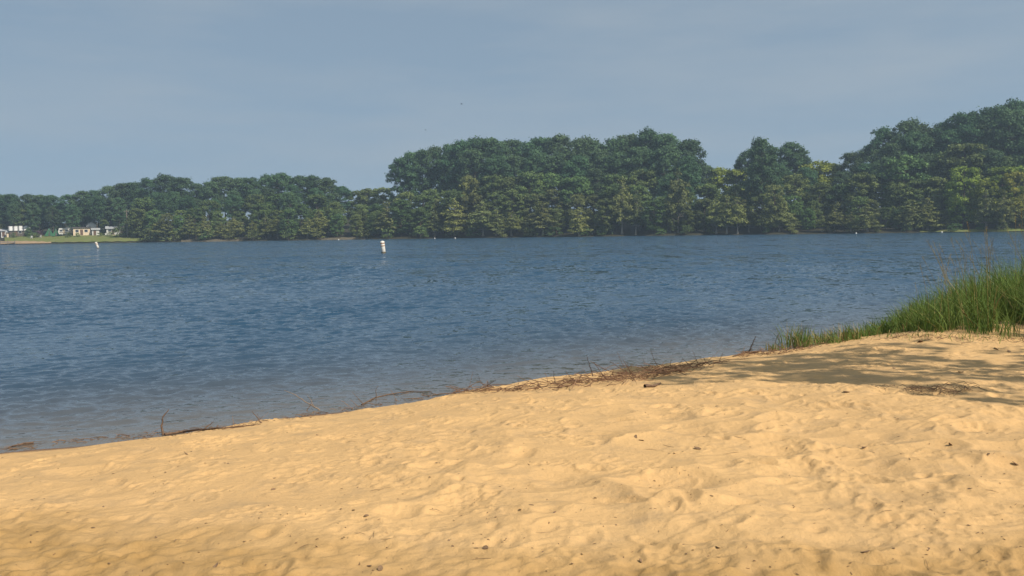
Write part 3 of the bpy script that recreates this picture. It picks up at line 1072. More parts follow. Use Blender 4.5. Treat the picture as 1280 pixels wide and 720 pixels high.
# green tents
def tent(px, s, w, h, label):
    p = far_pt(px, s); p.z += LIFT - 0.02
    r = empty('tent', p, -px_theta(px)); tag(r, label, 'tent', 'green tents on the lawn')
    hw = w / 2
    MB().poly([(-hw, -1.4, 0), (0, -1.2, h), (0, 1.2, h), (-hw, 1.4, 0)]).poly([(hw, 1.4, 0), (0, 1.2, h), (0, -1.2, h), (hw, -1.4, 0)]) \
        .poly([(-hw, 1.4, 0), (0, 1.2, h), (hw, 1.4, 0)]).poly([(-hw, -1.4, 0), (-0.3, -1.4, 0), (0, -1.2, h)]).poly([(0.3, -1.4, 0), (hw, -1.4, 0), (0, -1.2, h)]).build('canopy', M['tent'], r)
    t = Tubes()
    t.add([(0, -1.18, 0), (0, -1.18, h)], [0.04, 0.04], 5)
    link('pole', t.mesh('pole'), M['greyroof'], r)
    MB().poly([(-0.32, -1.36, 0.02), (0.32, -1.36, 0.02), (0, -1.17, h * 0.93)]).build('door_flap', M['darkroof'], r)
tent(64, 23, 3.4, 3.0, 'larger green tent pitched left of the white camper')
tent(72.5, 22, 2.8, 2.8, 'smaller green tent close to the white camper')

def camper(px, s, L, label, rz=0.0):
    p = far_pt(px, s); p.z += LIFT - 0.05
    r = empty('camper', p, rz - px_theta(px)); tag(r, label, 'camper', 'parked campers behind the lawn')
    m = MB()
    prof = [(-L / 2, 0.55), (-L / 2 - 0.25, 1.4), (-L / 2 + 0.1, 2.75), (L / 2 - 0.3, 2.85), (L / 2, 2.4), (L / 2, 0.55)]
    A = [(x, -1.15, z) for x, z in prof]; B = [(x, 1.15, z) for x, z in prof]
    m.poly(A); m.poly(B[::-1])
    for i in range(6): m.poly([A[(i + 1) % 6], A[i], B[i], B[(i + 1) % 6]])
    m.build('body', M['white'], r)
    MB().box(-L / 2 + 0.1, L / 2 - 0.05, -1.165, -1.152, 1.0, 1.22).build('stripe', M['brownpaint'], r)
    for x in (-L * 0.28, L * 0.27):
        f = MB().box(x - 0.5, x + 0.5, -1.185, -1.155, 1.5, 2.2).build('window', M['greyroof'], r)
        MB().box(x - 0.42, x + 0.42, -1.2, -1.187, 1.56, 2.14).build('pane', M['glass'], f)
    MB().box(-0.35, 0.35, -1.18, -1.155, 0.6, 2.4).build('door', M['cream'], r)
    for x in (-L * 0.18, L * 0.2):
        t = Tubes(); t.add([(x, -1.12, 0.34), (x, -0.9, 0.34)], [0.34, 0.34], 12)
        w = link('wheel', t.mesh('wheel'), M['rubber'], r)
        MB().box(x - 0.12, x + 0.12, -1.14, -1.125, 0.22, 0.46).build('hubcap', M['greyroof'], w)
    t = Tubes(); t.add([(-L / 2, 0, 0.5), (-L / 2 - 1.1, 0, 0.45)], [0.05, 0.05], 5)
    link('drawbar', t.mesh('drawbar'), M['greyroof'], r)
camper(82.5, 24, 3.4, 'white camper trailer parked right of the green tents')
camper(91.5, 27, 3.6, 'second white camper, between the first camper and cream cabin')

# dock
p = far_pt(7, -3.4)
r = empty('dock', (p.x, p.y, 0), -px_theta(6)); tag(r, 'low grey wooden dock at the far left shore', 'dock')
m = MB()
for k in range(24): m.box(-3.4 + k * 0.29, -3.4 + k * 0.29 + 0.26, -1.2, 1.2, 1.0, 1.06)
m.build('deck', M['wood'], r)
for x in (-3.2, -1, 1.2, 3.3):
    for y in (-1.05, 1.05):
        t = Tubes(); t.add([(x, y, -1.0), (x, y, 1.6)], [0.09, 0.08], 7); link('post', t.mesh('post'), M['wood'], r)
MB().box(-3.3, 3.4, -1.16, -1.08, 0.62, 0.9).build('beam', M['wood'], r)

# utility pole
p = far_pt(161.5, 12.5); hp, _ = height_for(161.5, 12.5, 262)
r = empty('utility_pole', p); tag(r, 'bare wooden utility pole standing behind the lawn', 'utility pole')
t = Tubes(); t.add([(0, 0, -0.3), (0, 0, hp * 0.5), (0, 0, hp)], [0.2, 0.17, 0.14], 8); link('pole', t.mesh('pole'), M['wood'], r, True)
MB().box(-0.9, 0.9, -0.2, -0.1, hp - 0.75, hp - 0.6).build('crossarm', M['wood'], r)
for x in (-0.75, 0.75):
    t = Tubes(); t.add([(x, -0.15, hp - 0.58), (x, -0.15, hp - 0.4)], [0.06, 0.04], 6); link('insulator', t.mesh('insulator'), M['white'], r)

# little white lawn chairs / markers seen as pale dots
def chair(px, s, label, rz):
    p = far_pt(px, s); p.z += LIFT
    r = empty('lawn_chair', p, rz); tag(r, label, 'chair', 'white chairs on the lawn')
    MB().box(-0.3, 0.3, -0.3, 0.3, 0.40, 0.46).build('seat', M['white'], r)
    m = MB()
    for k in range(5): m.box(-0.29 + k * 0.12, -0.29 + k * 0.12 + 0.1, 0.31, 0.36, 0.3, 1.05)
    m.build('backrest', M['white'], r)
    for x in (-0.27, 0.27):
        for y in (-0.27, 0.27): MB().box(x - 0.03, x + 0.03, y - 0.03, y + 0.03, 0, 0.398).build('leg', M['white'], r)
        MB().box(x - 0.05, x + 0.05, -0.32, 0.3, 0.62, 0.66).build('armrest', M['white'], r)
chair(134.5, 19, 'white lawn chair between the cabin and the pole cottage', 0.3)
chair(52.5, 16, 'white lawn chair beside the pink flowering shrub', -0.4)
chair(41.5, 13, 'white lawn chair low on the slope below the dark shrub', 0.1)

# ------------------------------------------------------------------ buoys
def lathe(prof, sides=20):
    V, Fc = [], []
    for (r, z) in prof:
        for k in range(sides):
            a = 2 * PI * k / sides
            V.append((r * math.cos(a), r * math.sin(a), z))
    for i in range(len(prof) - 1):
        for k in range(sides):
            k2 = (k + 1) % sides
            Fc.append((i * sides + k, i * sides + k2, (i + 1) * sides + k2, (i + 1) * sides + k))
    return np_mesh('lathe', V, np.array(Fc))


def buoy(px, py, label, lean, tilt=0.0):
    p = on_plane(px, py, 0.0)
    r = empty('marker_buoy', (p.x, p.y, -0.04)); tag(r, label, 'buoy', 'white marker buoys on the lake')
    r.rotation_euler = (tilt, lean, 0.3)
    w = 0.21
    link('body', lathe([(0.0, -0.6), (w, -0.58), (w, 1.06), (w - 0.015, 1.10)]), M['buoywhite'], r, True)
    link('cap', lathe([(w + 0.012, 1.085), (w + 0.012, 1.15), (w * 0.8, 1.21), (w * 0.3, 1.235), (0.001, 1.24)]), M['buoywhite'], r, True)
    for z in (0.72, 0.96):
        link('band', lathe([(w + 0.001, z - 0.001), (w + 0.006, z), (w + 0.006, z + 0.085), (w + 0.001, z + 0.086)]), M['buoyorange'], r, True)
    link('waterline_band', lathe([(w + 0.001, -0.1), (w + 0.007, -0.1), (w + 0.007, 0.17), (w + 0.001, 0.18)]), M['algae'], r, True)
    # diamond warning mark, an outline frame on the side
    m = MB()
    for (a, b) in (((0, .19), (.13, 0)), ((.13, 0), (0, -.19)), ((0, -.19), (-.13, 0)), ((-.13, 0), (0, .19))):
        y = -w - 0.006
        ox, oz = 0.0, 0.47
        m.poly([(a[0] + ox, y, a[1] + oz), (b[0] + ox, y, b[1] + oz), (b[0] * 0.72 + ox, y, b[1] * 0.72 + oz), (a[0] * 0.72 + ox, y, a[1] * 0.72 + oz)])
    t = Tubes(); t.add([(0, 0, 1.23), (0, 0, 1.3)], [0.03, 0.03], 6); link('ring', t.mesh('ring'), M['greyroof'], r)
buoy(479.6, 316.5, 'white cylindrical marker buoy with orange bands in mid lake', -0.10)
buoy(122.8, 310.5, 'smaller looking white marker buoy off the cottages', -0.30)


def float_ball(px, off, label):
    t = px_theta(px); D = float(shore_dist(t)) - off; r0 = D / math.cos(t)
    r = empty('float', (r0 * math.sin(t), r0 * math.cos(t), 0.05)); tag(r, label, 'float', 'small white floats along the far shore')
    prof = [(0.001, -0.22)] + [(0.22 * math.sin(a), -0.22 * math.cos(a)) for a in np.linspace(0.25, PI - 0.2, 9)]
    link('ball', lathe(prof, 14), M['white'], r, True)
    link('neck', lathe([(0.06, 0.2), (0.06, 0.3), (0.001, 0.31)], 10), M['white'], r, True)
for px, off, lb in ((424.5, 9, 'white float off the pale bank left of the tall stand'), (544.5, 6, 'white float left of a pair below the tall stand'),
                    (570, 6, 'white float right of a pair below the tall stand'), (1070.5, 5, 'white float near the shore where the high right woods begin'),
                    (1177.5, 4, 'white float beside the broad golden cypress on the right shore')):
    float_ball(px, off, lb)

# ------------------------------------------------------------------ birds
def bird(px, py, Y, label, rz, dih):
    p = at_depth(px, py, Y)
    r = empty('bird', p, rz); tag(r, label, 'bird', 'birds in the sky')
    body = lathe([(0.001, -0.22), (0.035, -0.17), (0.06, -0.02), (0.05, 0.1), (0.035, 0.16), (0.04, 0.2), (0.02, 0.25), (0.001, 0.28)], 10)
    b = link('body', body, M['birdfeather'], r, True); b.rotation_euler = (PI / 2, 0, 0)
    for s in (-1, 1):
        V = []
        sec = [(0.04, 0.10, -0.08), (0.2, 0.12, -0.09), (0.36, 0.07, -0.07), (0.5, -0.03, -0.07)]
        for (x, y0, y1) in sec:
            z = x * dih - max(0, x - 0.25) * dih * 1.3
            V += [(s * x, y0, z + 0.008), (s * x, y1, z + 0.004), (s * x, y1, z - 0.004), (s * x, y0, z - 0.006)]
        Fc = [(i * 4 + k, i * 4 + (k + 1) % 4, (i + 1) * 4 + (k + 1) % 4, (i + 1) * 4 + k) for i in range(3) for k in range(4)] + [(12, 13, 14, 15)]
        link('wing', np_mesh('wing', V, np.array(Fc)), M['birdfeather'], r)
    MB().poly([(-0.03, -0.2, 0.005), (0.03, -0.2, 0.005), (0.07, -0.34, 0.0), (-0.07, -0.34, 0.0)]).build('tail', M['birdfeather'], r)
bird(577, 130, 190, 'small dark bird gliding high above the tall stand', 1.3, 0.35)
bird(532, 162.5, 240, 'fainter bird lower in the sky, near the tall stand', 1.2, 0.3)

# ------------------------------------------------------------------ grass on the right
def blades(roots, rng):
    """roots: list of (x, y, z, length, width, lean, tint); returns verts, faces, tints"""
    V, Fc, T = [], [], []
    seg = 5
    for (x, y, z, L, w, lean, tint) in roots:
        a = rng.uniform(0, 2 * PI)
        dx, dy = math.cos(a), math.sin(a)
        dx -= 0.35; 
        fa = rng.uniform(-0.9, 0.9)
        fx, fy = math.cos(fa), math.sin(fa)
        o = len(V)
        curl = rng.uniform(0.6, 1.6)
        for i in range(seg + 1):
            f = i / seg
            off = lean * L * f ** (1 + curl)
            hh = L * f * (1 - 0.35 * lean * f)
            ww = w * (1 - f ** 1.7) * (0.35 + 1.05 * min(1, f * 4)) * 0.5 + 0.0004
            cx, cy, cz = x + dx * off, y + dy * off, z + hh
            V.append((cx - fx * ww, cy - fy * ww, cz)); V.append((cx + fx * ww, cy + fy * ww, cz))
            T += [tint, tint]
        for i in range(seg):
            Fc.append((o + i * 2, o + i * 2 + 1, o + i * 2 + 3, o + i * 2 + 2))
    return V, Fc, T

GR = random.Random(5)
def grass_height(X, Y):
    """taller towards the right"""
    px = 640 + F_PX * X / Y
    return float(np.interp(px, [1030, 1060, 1080, 1120, 1170, 1215, 1260, 1330], [0.16, 0.24, 0.34, 0.50, 0.72, 0.92, 1.1, 1.25]))

def front_d(X, Y):
    px = 640 + F_PX * X / Y
    return float(np.interp(px, FRONT_PX, FRONT_D))
FRONT_PX = [1028, 1060, 1075, 1120, 1160, 1200, 1240, 1280, 1330, 1400]
FRONT_D = []
for _p, _y in zip(FRONT_PX, [428, 419, 415, 414, 416, 416, 419, 420, 422, 424]):
    _q = on_sand(_p, _y); FRONT_D.append(max(float(shore_d(np.array(_q.x), np.array(_q.y))), 0.75))
print('front', FRONT_D)

roots, dry = [], []
tufts = []
while len(tufts) < 1250:
    x, y = GR.uniform(4.6, 11.5), GR.uniform(10.5, 19)
    d = float(shore_d(np.array(x), np.array(y)))
    px = 640 + F_PX * x / y
    if px < 1030 or d < -0.5: continue
    fd = front_d(x, y) + 0.30 * float(perlin(np.array(x * 2.1), np.array(y * 2.1), 77))
    if d > fd: continue
    if px < 1110 and GR.random() < (1110 - px) / 110: continue
    if float(perlin(np.array(x * 1.3), np.array(y * 1.3), 78)) < -0.35: continue
    tufts.append((x, y, d, fd))
for (x, y, d, fd) in tufts:
    hgt = grass_height(x, y) * GR.uniform(0.62, 1.05) * (0.72 + 0.28 * min(1, max(0.0, (fd - d) / 0.5)))
    n = GR.randint(12, 20)
    tone = GR.uniform(0.15, 0.85)
    for k in range(n):
        rx, ry = x + GR.gauss(0, 0.06), y + GR.gauss(0, 0.06)
        z = max(sand_z(rx, ry), -0.02) - 0.02
        L = hgt * GR.choice((GR.uniform(0.15, 0.5), GR.uniform(0.5, 0.9), GR.uniform(0.7, 1.15), GR.uniform(0.7, 1.2)))
        lean = abs(GR.gauss(0.26, 0.26)) + (0.25 if fd - d < 0.3 else 0)
        it = (rx, ry, z, L, GR.uniform(0.005, 0.0125), lean, min(1, max(0, tone + GR.gauss(0, 0.18))))
        (dry if GR.random() < (0.05 if fd - d > 0.4 else 0.06) else roots).append(it)
for k in range(210):
    px = GR.uniform(1040, 1330)
    q = on_sand(px, float(np.interp(px, [1040, 1075, 1330], [428, 417, 424])) + abs(GR.gauss(0, 3.5)))
    it = (q.x, q.y, q.z - 0.008, GR.uniform(0.04, 0.2), GR.uniform(0.004, 0.008), GR.uniform(0.4, 1.3), GR.uniform(0.3, 1.0))
    (dry if GR.random() < 0.4 else roots).append(it)
V, Fc, T = blades(roots, GR)
gme = np_mesh('tall_grass', V, np.array(Fc), tint=T)
g1 = link('tall_grass', gme, M['blade'])
tag(g1, 'dense tall green grass on the sandy hump at the water', 'grass', kind='stuff')
V, Fc, T = blades(dry, GR)
g2 = link('dry_grass', np_mesh('dry_grass', V, np.array(Fc), tint=T), M['drygrass'])
tag(g2, 'dry straw blades mixed through the tall grass', 'grass', kind='stuff')

# thin flowering stalks standing above the grass
t = Tubes()
sv, sf, st_ = [], [], []
for k in range(105):
    x, y, d, fd = tufts[GR.randrange(len(tufts))]
    px = 640 + F_PX * x / y
    if px < 1150: continue
    z = max(sand_z(x, y), 0)
    L = grass_height(x, y) * GR.uniform(1.25, 1.6)
    lx, ly = GR.gauss(-0.14, 0.16), GR.gauss(0, 0.12)
    pts = [(x + lx * L * f ** 1.8, y + ly * L * f ** 1.8, z + L * f) for f in (0, 0.25, 0.5, 0.75, 1.0)]
    t.add(pts, [0.004, 0.0035, 0.003, 0.0025, 0.0015], 4)
    tip = Vector(pts[-1]); dv = (tip - Vector(pts[-2])).normalized()
    for q in range(10):
        b0 = tip - dv * 0.016 * q
        sgn = Vector((GR.uniform(-1, 1), GR.uniform(-1, 1), 0.9)).normalized()
        t.add([b0, b0 + sgn * GR.uniform(0.02, 0.05)], [0.0025, 0.001], 3)
me = t.mesh('grass_stalks')
a = me.attributes.new('tint', 'FLOAT', 'POINT'); a.data.foreach_set('value', np.full(len(me.vertices), 0.35, dtype=np.float32))
tag(link('grass_stalks', me, M['drygrass']), 'thin seed stalks standing above the tall grass', 'grass', kind='stuff')

def tuft(px, py, n, L, spread, dryf, label):
    p = on_sand(px, py)
    r = empty('grass_tuft', p); tag(r, label, 'grass tuft', 'small grass tufts at the water edge')
    A, B = [], []
    for k in range(n):
        rx, ry = GR.gauss(0, spread), GR.gauss(0, spread * 0.6)
        z = max(sand_z(p.x + rx, p.y + ry), 0) - p.z - 0.01
        it = (rx, ry, z, L * GR.uniform(0.4, 1.1), GR.uniform(0.006, 0.012), abs(GR.gauss(0.3, 0.25)), GR.uniform(0.2, 0.9))
        (B if GR.random() < dryf else A).append(it)
    for nm, q, mt in (('green_leaves', A, M['blade']), ('dry_leaves', B, M['drygrass'])):
        V, Fc, T = blades(q, GR)
        link(nm, np_mesh(nm, V, np.array(Fc), tint=T), mt, r)
tuft(998, 434, 150, 0.44, 0.12, 0.25, 'small bright tuft of grass left of the tall grass')
tuft(1024, 431, 200, 0.26, 0.17, 0.4, 'low straggling tuft between the bright tuft and tall grass')
tuft(1050, 427, 190, 0.30, 0.15, 0.4, 'short tuft touching the left end of the tall grass')
tuft(968, 438, 60, 0.17, 0.11, 0.5, 'sparse short tuft beside the dark leaning stick')

# ------------------------------------------------------------------ dead reeds and sticks along the waterline
t = Tubes(); tints = []
WR = random.Random(9)
def add_straw(px, py, L, hgt, rad):
    p = on_sand(px, py)
    a = WR.gauss(0.55, 0.55) + (PI if WR.random() < 0.5 else 0)
    bend = WR.gauss(0, 0.5)
    pitch = WR.gauss(0, 0.22) if hgt > 0.02 else 0.0
    if WR.random() < 0.06: pitch = WR.uniform(0.4, 1.0)
    pts = []
    x, y = p.x, p.y
    dz = WR.uniform(0.004, hgt)
    for i in range(5):
        f = i / 4
        gz = max(sand_z(x, y), 0.0)
        pts.append((x, y, gz + dz + math.sin(pitch) * L * f + 0.01 * math.sin(f * 5 + a)))
        aa = a + bend * f
        x += math.cos(aa) * L / 4 * math.cos(pitch); y += math.sin(aa) * L / 4 * math.cos(pitch)
    t.add(pts, [rad, rad, rad * 0.9, rad * 0.8, rad * 0.5], 4)
    tn = min(1, max(0, WR.gauss(0.38, 0.27)))
    tints.extend([tn] * 20)
line_x = [440, 520, 560, 600, 640, 680, 720, 760, 800, 840, 870, 900, 930, 960]
line_y = [505, 497, 493, 490, 489, 486, 482, 478, 473, 466, 461, 455, 446, 441]
def line_at(px): return float(np.interp(px, line_x, line_y))
for k in range(580):
    px = WR.choice((WR.gauss(770, 55), WR.gauss(720, 80), WR.gauss(830, 30), WR.uniform(560, 900)))
    if px < 520 or px > 905: continue
    th_ = float(np.interp(px, [520, 600, 650, 700, 760, 820, 860, 900], [1, 1.5, 3, 5.5, 7, 6, 4, 1.5]))
    add_straw(px, line_at(px) + WR.gauss(-0.5, 1) * th_ * 0.5, WR.uniform(0.06, 0.34), 0.012 + 0.0075 * th_, WR.uniform(0.0018, 0.0045))
for k in range(170):
    px = WR.uniform(1050, 1300)
    add_straw(px, float(np.interp(px, [1050, 1075, 1300], [425, 417, 424])) + abs(WR.gauss(0, 3.5)), WR.uniform(0.05, 0.22), 0.012, WR.uniform(0.0015, 0.003))
for k in range(220):
    px = WR.uniform(925, 1040)
    add_straw(px, float(np.interp(px, [925, 985, 1040], [445, 439, 428])) + WR.gauss(0, 2.2), WR.uniform(0.05, 0.25), 0.03, WR.uniform(0.0018, 0.004))
for k in range(160):
    px = WR.uniform(10, 560)
    add_straw(px, float(np.interp(px, [0, 100, 200, 300, 400, 500, 560], [562, 551, 544, 532, 517, 501, 493])) + WR.gauss(0, 1.5), WR.uniform(0.04, 0.2), 0.01, WR.uniform(0.0012, 0.003))
wm = t.mesh('reed_wrack')
a = wm.attributes.new('tint', 'FLOAT', 'POINT'); a.data.foreach_set('value', np.array(tints, dtype=np.float32))
tag(link('reed_wrack', wm, M['wrack'], smooth=True), 'tangled band of dead brown reeds washed up along the waterline', 'dead reeds', kind='stuff')


def stick(pts_px, rad, label, mat, base=None, wob=0.003, twigs=(), lie=False, name='stick', group='sticks along the waterline', cat='stick'):
    """a stick whose foot rests on the sand at the first point; the rest stands at about that depth"""
    p0 = on_sand(*pts_px[0])
    r = empty(name, p0); tag(r, label, cat, group)
    def run(pts, rad0, parent, nm, y0):
        P = [at_depth(px, py, y0 + 0.03 * i) - p0 for i, (px, py) in enumerate(pts)]
        if lie and nm == 'stem':
            P = [on_sand(px, py) + Vector((0, 0, rad0 * 0.8)) - p0 for px, py in pts]
        elif lie:
            q = on_sand(*pts[0]); P = [at_depth(px, py, q.y + 0.01 * i) - p0 for i, (px, py) in enumerate(pts)]
        fine, n = [], 4
        for i in range(len(P) - 1):
            for j in range(n):
                f = j / n
                q = P[i].lerp(P[i + 1], f)
                fine.append(q + Vector((WR.gauss(0, wob), WR.gauss(0, wob), WR.gauss(0, wob * 0.6))) * (1 if (i or j) else 0))
        fine.append(P[-1])
        m = len(fine)
        tb = Tubes()
        tb.add(fine, [rad0 * (1 - 0.65 * i / (m - 1)) for i in range(m)], 6)
        return link(nm, tb.mesh(nm), mat, parent, True)
    run(pts_px, rad, r, 'stem', p0.y)
    for tw in twigs:
        run(tw, rad * 0.55, r, 'twig', p0.y + 0.01)
    return r

stick([(204, 544), (202, 532), (204, 521), (211, 512)], 0.012, 'upright curved brown stick at the waterline, bottom left', M['twig'])
stick([(206, 545), (230, 541), (255, 538), (280, 536.5), (304, 534)], 0.014, 'long forked branch lying on the sand beside the upright curved stick', M['twig'],
      twigs=([(252, 538), (259, 533), (267, 527)], [(268, 537), (273, 531)], [(280, 536), (286, 540)], [(300, 534), (305, 538)], [(288, 535), (310, 532), (326, 530)]), lie=True, name='branch', cat='branch')
stick([(327, 529), (322, 522), (315, 514)], 0.007, 'thin twig leaning left past the end of the forked branch', M['twig'])
stick([(400, 513), (385, 504), (370, 494), (355, 488)], 0.008, 'long pale bare twig leaning left over the shallow water', M['paletwig'],
      twigs=([(393, 509), (388, 499), (384, 494)], ), name='twig', cat='twig')
stick([(452, 507), (468, 498), (490, 493), (512, 490), (540, 490)], 0.009, 'arching brown branch bending right along the wet sand', M['twig'],
      twigs=([(470, 498), (470, 487), (473, 482)], [(454, 505), (440, 490)]), lie=True, name='branch', cat='branch')
stick([(592, 489), (606, 484), (620, 475)], 0.008, 'crossed dark twigs standing in the thin reeds, middle of the waterline', M['darktwig'],
      twigs=([(612, 489), (602, 479), (598, 470)], [(600, 489), (618, 483)]), name='twig', cat='twig')
stick([(741, 470), (737, 457), (733, 444)], 0.0075, 'thin straight dark stick standing up out of the reed heap', M['darktwig'])
stick([(695, 481), (693, 473), (692, 464)], 0.006, 'short upright twig at the left end of the reed heap', M['darktwig'], name='twig', cat='twig')
stick([(724, 478), (726, 468), (733, 470), (737, 476)], 0.006, 'hooked dead stem in the reed heap beside the straight stick', M['twig'], name='twig', cat='twig')
stick([(936, 440), (940, 431), (945, 420)], 0.013, 'dark leaning stick beside the sparse tuft near the tall grass', M['darktwig'])
stick([(948, 441), (930, 442), (916, 447)], 0.016, 'dark driftwood root half buried below the leaning stick', M['twig'], lie=True, name='driftwood', cat='driftwood')
stick([(42, 555), (30, 556), (10, 561)], 0.013, 'short dark driftwood stick at the lower left waterline', M['twig'], lie=True, name='driftwood', cat='driftwood')
stick([(806, 485), (818, 484), (826, 481)], 0.02, 'stubby brown wood chunk lying under the reed heap', M['twig'], lie=True, name='driftwood', cat='driftwood')
stick([(383, 514), (387, 508), (390, 503)], 0.005, 'small twig upright left of the arching branch', M['twig'], name='twig', cat='twig')
stick([(865, 459), (857, 452), (853, 448)], 0.006, 'fine twig sticking up at the right end of the reed heap', M['twig'], name='twig', cat='twig')

# ------------------------------------------------------------------ litter on the sand
def chip_mesh(seed):
    """curled dead leaf / bark chip with thickness"""
    rng = np.random.default_rng(seed)
    n = 9
    V = []
    ell = rng.uniform(1.2, 2.4)
    rim = [(ell * math.cos(2 * PI * k / n) * rng.uniform(0.75, 1.1), math.sin(2 * PI * k / n) * rng.uniform(0.7, 1.15)) for k in range(n)]
    curl = rng.uniform(0.1, 0.4); tw = rng.uniform(-0.3, 0.3)
    for lift in (0.0, 0.16):
        for (x, y) in rim: V.append((x, y, lift + curl * y * y * 0.6 + tw * x * y * 0.4 + 0.1 * x * x * 0.3))
        V.append((0, 0, lift + 0.05))
    Fc = []
    for k in range(n):
        k2 = (k + 1) % n
        Fc += [(k2, k, n, n), (n + 1 + k, n + 1 + k2, 2 * n + 1, 2 * n + 1)]
    me = bpy.data.meshes.new('dead_leaf')
    me.from_pydata(V, [], [tuple(f[:3]) for f in Fc] + [(k, (k + 1) % n, n + 1 + (k + 1) % n, n + 1 + k) for k in range(n)])
    me.materials.append(M['chip']); me.update()
    return me
CHIPS = [chip_mesh(i) for i in range(8)]
def chip(px, py, size, label, name='dead_leaf', cat='dead leaf', group=None, tall=1.0):
    p = on_sand(px, py)
    o = bpy.data.objects.new(name, CHIPS[WR.randrange(8)]); COL.objects.link(o)
    o.location = (p.x, p.y, p.z + size * 0.1)
    o.scale = (size, size, size * tall)
    o.rotation_euler = (WR.gauss(0, 0.3), WR.gauss(0, 0.3), WR.uniform(0, 6.28))
    tag(o, label, cat, group)
    return o
for px, py, s, lb in ((1150, 428, 0.055, 'curled brown dead leaf in the tree shade below the tall grass'),
                      (1245, 437, 0.05, 'brown leaf in the shade, left of a near pair'), (1262, 440, 0.04, 'brown leaf in the shade, right of a near pair'),
                      (1201, 466, 0.05, 'dark round leaf alone in the shaded sand'), (1118, 461, 0.03, 'small dark leaf on the sunlit gap between shadows'),
                      (1058, 491, 0.035, 'dark leaf at the lower edge of the tree shade')):
    chip(px, py, s * 0.6, lb, group='dead leaves in the tree shade')
for px, py, s in ((795, 547, .022), (802, 552, .02), (872, 561, .024), (1080, 560, .03), (1188, 558, .026), (1235, 570, .022), (1269, 580, .024), (801, 705, .016), (1160, 687, .016),
                  (1082, 692, .018), (897, 686, .018), (1117, 686, .014), (442, 638, .018), (458, 646, .018), (342, 613, .016), (396, 686, .018), (607, 686, .024), (117, 662, .013),
                  (475, 712, .022), (462, 709, .016), (270, 709, .018), (880, 546, .013), (232, 568, .03), (285, 580, .016), (343, 598, .016), (207, 591, .013), (40, 625, .015), (650, 640, .012)):
    chip(px, py, s * 0.5, 'small dark bark chip lying on the sunlit sand', 'bark_chip', 'bark chip', 'bark chips scattered on the sand', 1.2)
for k in range(70):
    px, py = WR.uniform(-20, 1300), 720 - abs(WR.gauss(0, 110))
    if py < 505 + (640 - px) * 0.06: continue
    chip(px, py, WR.uniform(0.003, 0.0065), 'small dark bark chip lying on the sunlit sand', 'bark_chip', 'bark chip', 'bark chips scattered on the sand', 1.3)
# heap of dead needles in the shade
t = Tubes()
c0 = on_sand(1166, 489)
for k in range(110):
    x, y = c0.x + WR.gauss(0, 0.19), c0.y + WR.gauss(0, 0.10)
    a = WR.uniform(0, 2 * PI); L = WR.uniform(0.05, 0.16)
    z = sand_z(x, y) + WR.uniform(0.003, 0.03)
    x2, y2 = x + math.cos(a) * L, y + math.sin(a) * L
    t.add([(x, y, z), ((x + x2) / 2, (y + y2) / 2, max(z, sand_z(x2, y2)) + WR.uniform(0, 0.02)), (x2, y2, sand_z(x2, y2) + WR.uniform(0.002, 0.02))], [0.002, 0.0025, 0.0015], 4)
tag(link('needle_litter', t.mesh('needle_litter'), M['chip']), 'scrap of dead brown needles lying at the shadow edge', 'dead needles', kind='stuff')
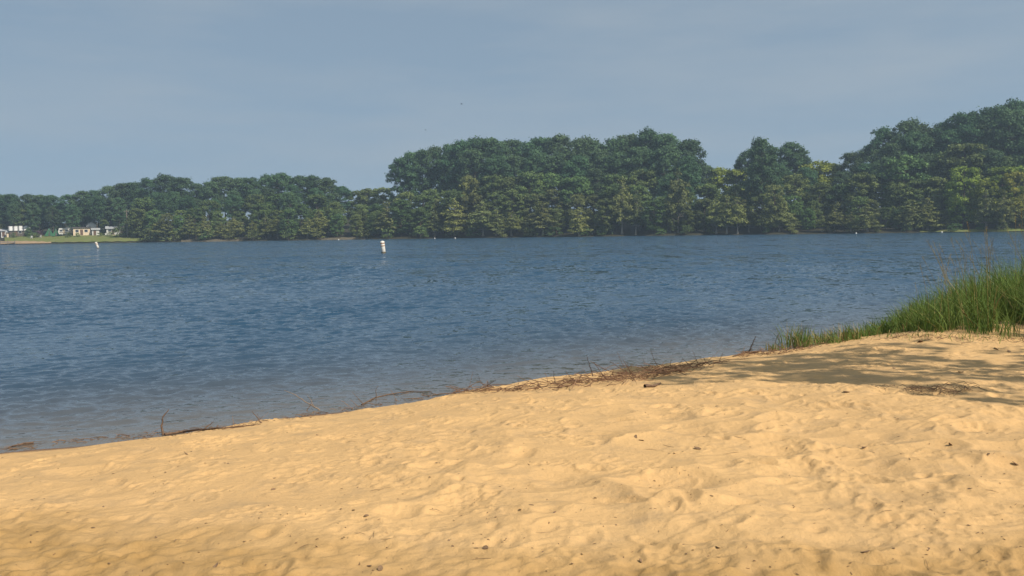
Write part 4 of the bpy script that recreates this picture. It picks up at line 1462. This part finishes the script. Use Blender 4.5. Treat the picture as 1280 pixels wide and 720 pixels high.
# fine crumbs and bits of straw, all over the sand
t = Tubes()
for k in range(560):
    px, py = WR.uniform(-40, 1320), WR.uniform(440, 735)
    lim = float(np.interp(px, [0, 300, 560, 900, 1100, 1280], [568, 538, 500, 470, 440, 430]))
    if py < lim: continue
    p = on_sand(px, py)
    a = WR.uniform(0, 2 * PI); L = WR.uniform(0.004, 0.018) if WR.random() < 0.93 else WR.uniform(0.05, 0.13)
    q = (p.x + math.cos(a) * L, p.y + math.sin(a) * L)
    rr = WR.uniform(0.001, 0.0024) if L < 0.04 else 0.0012
    t.add([(p.x, p.y, p.z + rr), ((p.x + q[0]) / 2, (p.y + q[1]) / 2, p.z + rr * 1.8), (q[0], q[1], sand_z(*q) + rr)], [rr * 0.6, rr, rr * 0.5], 4)
tag(link('sand_litter', t.mesh('sand_litter'), M['chip']), 'fine crumbs of bark and straw strewn over the sand', 'litter', kind='stuff')

# ------------------------------------------------------------------ trees right of the camera whose shade falls across the sand
def shade_tree(x, y, H, R, seed, label, sparse=0.5, n=26):
    rng = np.random.default_rng(seed)
    cl = []
    for k in range(n):
        ang = rng.uniform(0, 2 * PI); tt = rng.uniform(0, 1)
        rr = R * math.sqrt(rng.uniform(0.1, 1)) * math.sin(PI * (0.2 + 0.65 * tt))
        r = rng.uniform(0.35, 0.75)
        cl.append((rr * math.cos(ang), rr * math.sin(ang), H * (0.52 + 0.46 * tt), r, r, r * 0.6))
    root = empty('pine_tree', (x, y, sand_z(x, y) - 0.1)); tag(root, label, 'tree', 'trees beside the photographer')
    link('trunk', trunk_mesh(H, 0.16, cl, rng, start=0.45), M['bark'], root, True)
    link('crown', clump_crown('crown', cl, 420 * sparse, 0.10, rng, jit=0.8), M['pine'], root)
k = 1.0 / math.tan(SUN_EL)
def shade_from(px, py, hz):
    p = on_sand(px, py)
    return p.x + math.sin(SUN_AZ) * hz * k, p.y + math.cos(SUN_AZ) * hz * k
x, y = shade_from(1125, 463, 7.5)
shade_tree(x, y, 10, 1.75, 61, 'young pine beside the beach, out of view, shading the sand', 0.85, 15)
x, y = shade_from(1335, 462, 7.5)
shade_tree(x, y, 10.5, 2.0, 62, 'broader pine beyond the young pine, out of view, shading the grass', 0.95, 22)

# ------------------------------------------------------------------ haze
hz = MB().box(-1000, 1000, -1000, 1000, -4.3, 62)
hm = bpy.data.materials.new('haze_air'); hm.use_nodes = True
nt = hm.node_tree
nt.nodes.remove(nt.nodes['Principled BSDF'])
pv = nt.nodes.new('ShaderNodeVolumePrincipled')
pv.inputs['Color'].default_value = (0.62, 0.80, 1.0, 1)
pv.inputs['Density'].default_value = 0.00052
pv.inputs['Anisotropy'].default_value = 0.2
nt.links.new(pv.outputs[0], nt.nodes['Material Output'].inputs['Volume'])
ho = hz.build('haze', hm)
tag(ho, 'thin summer haze over the lake', kind='stuff')
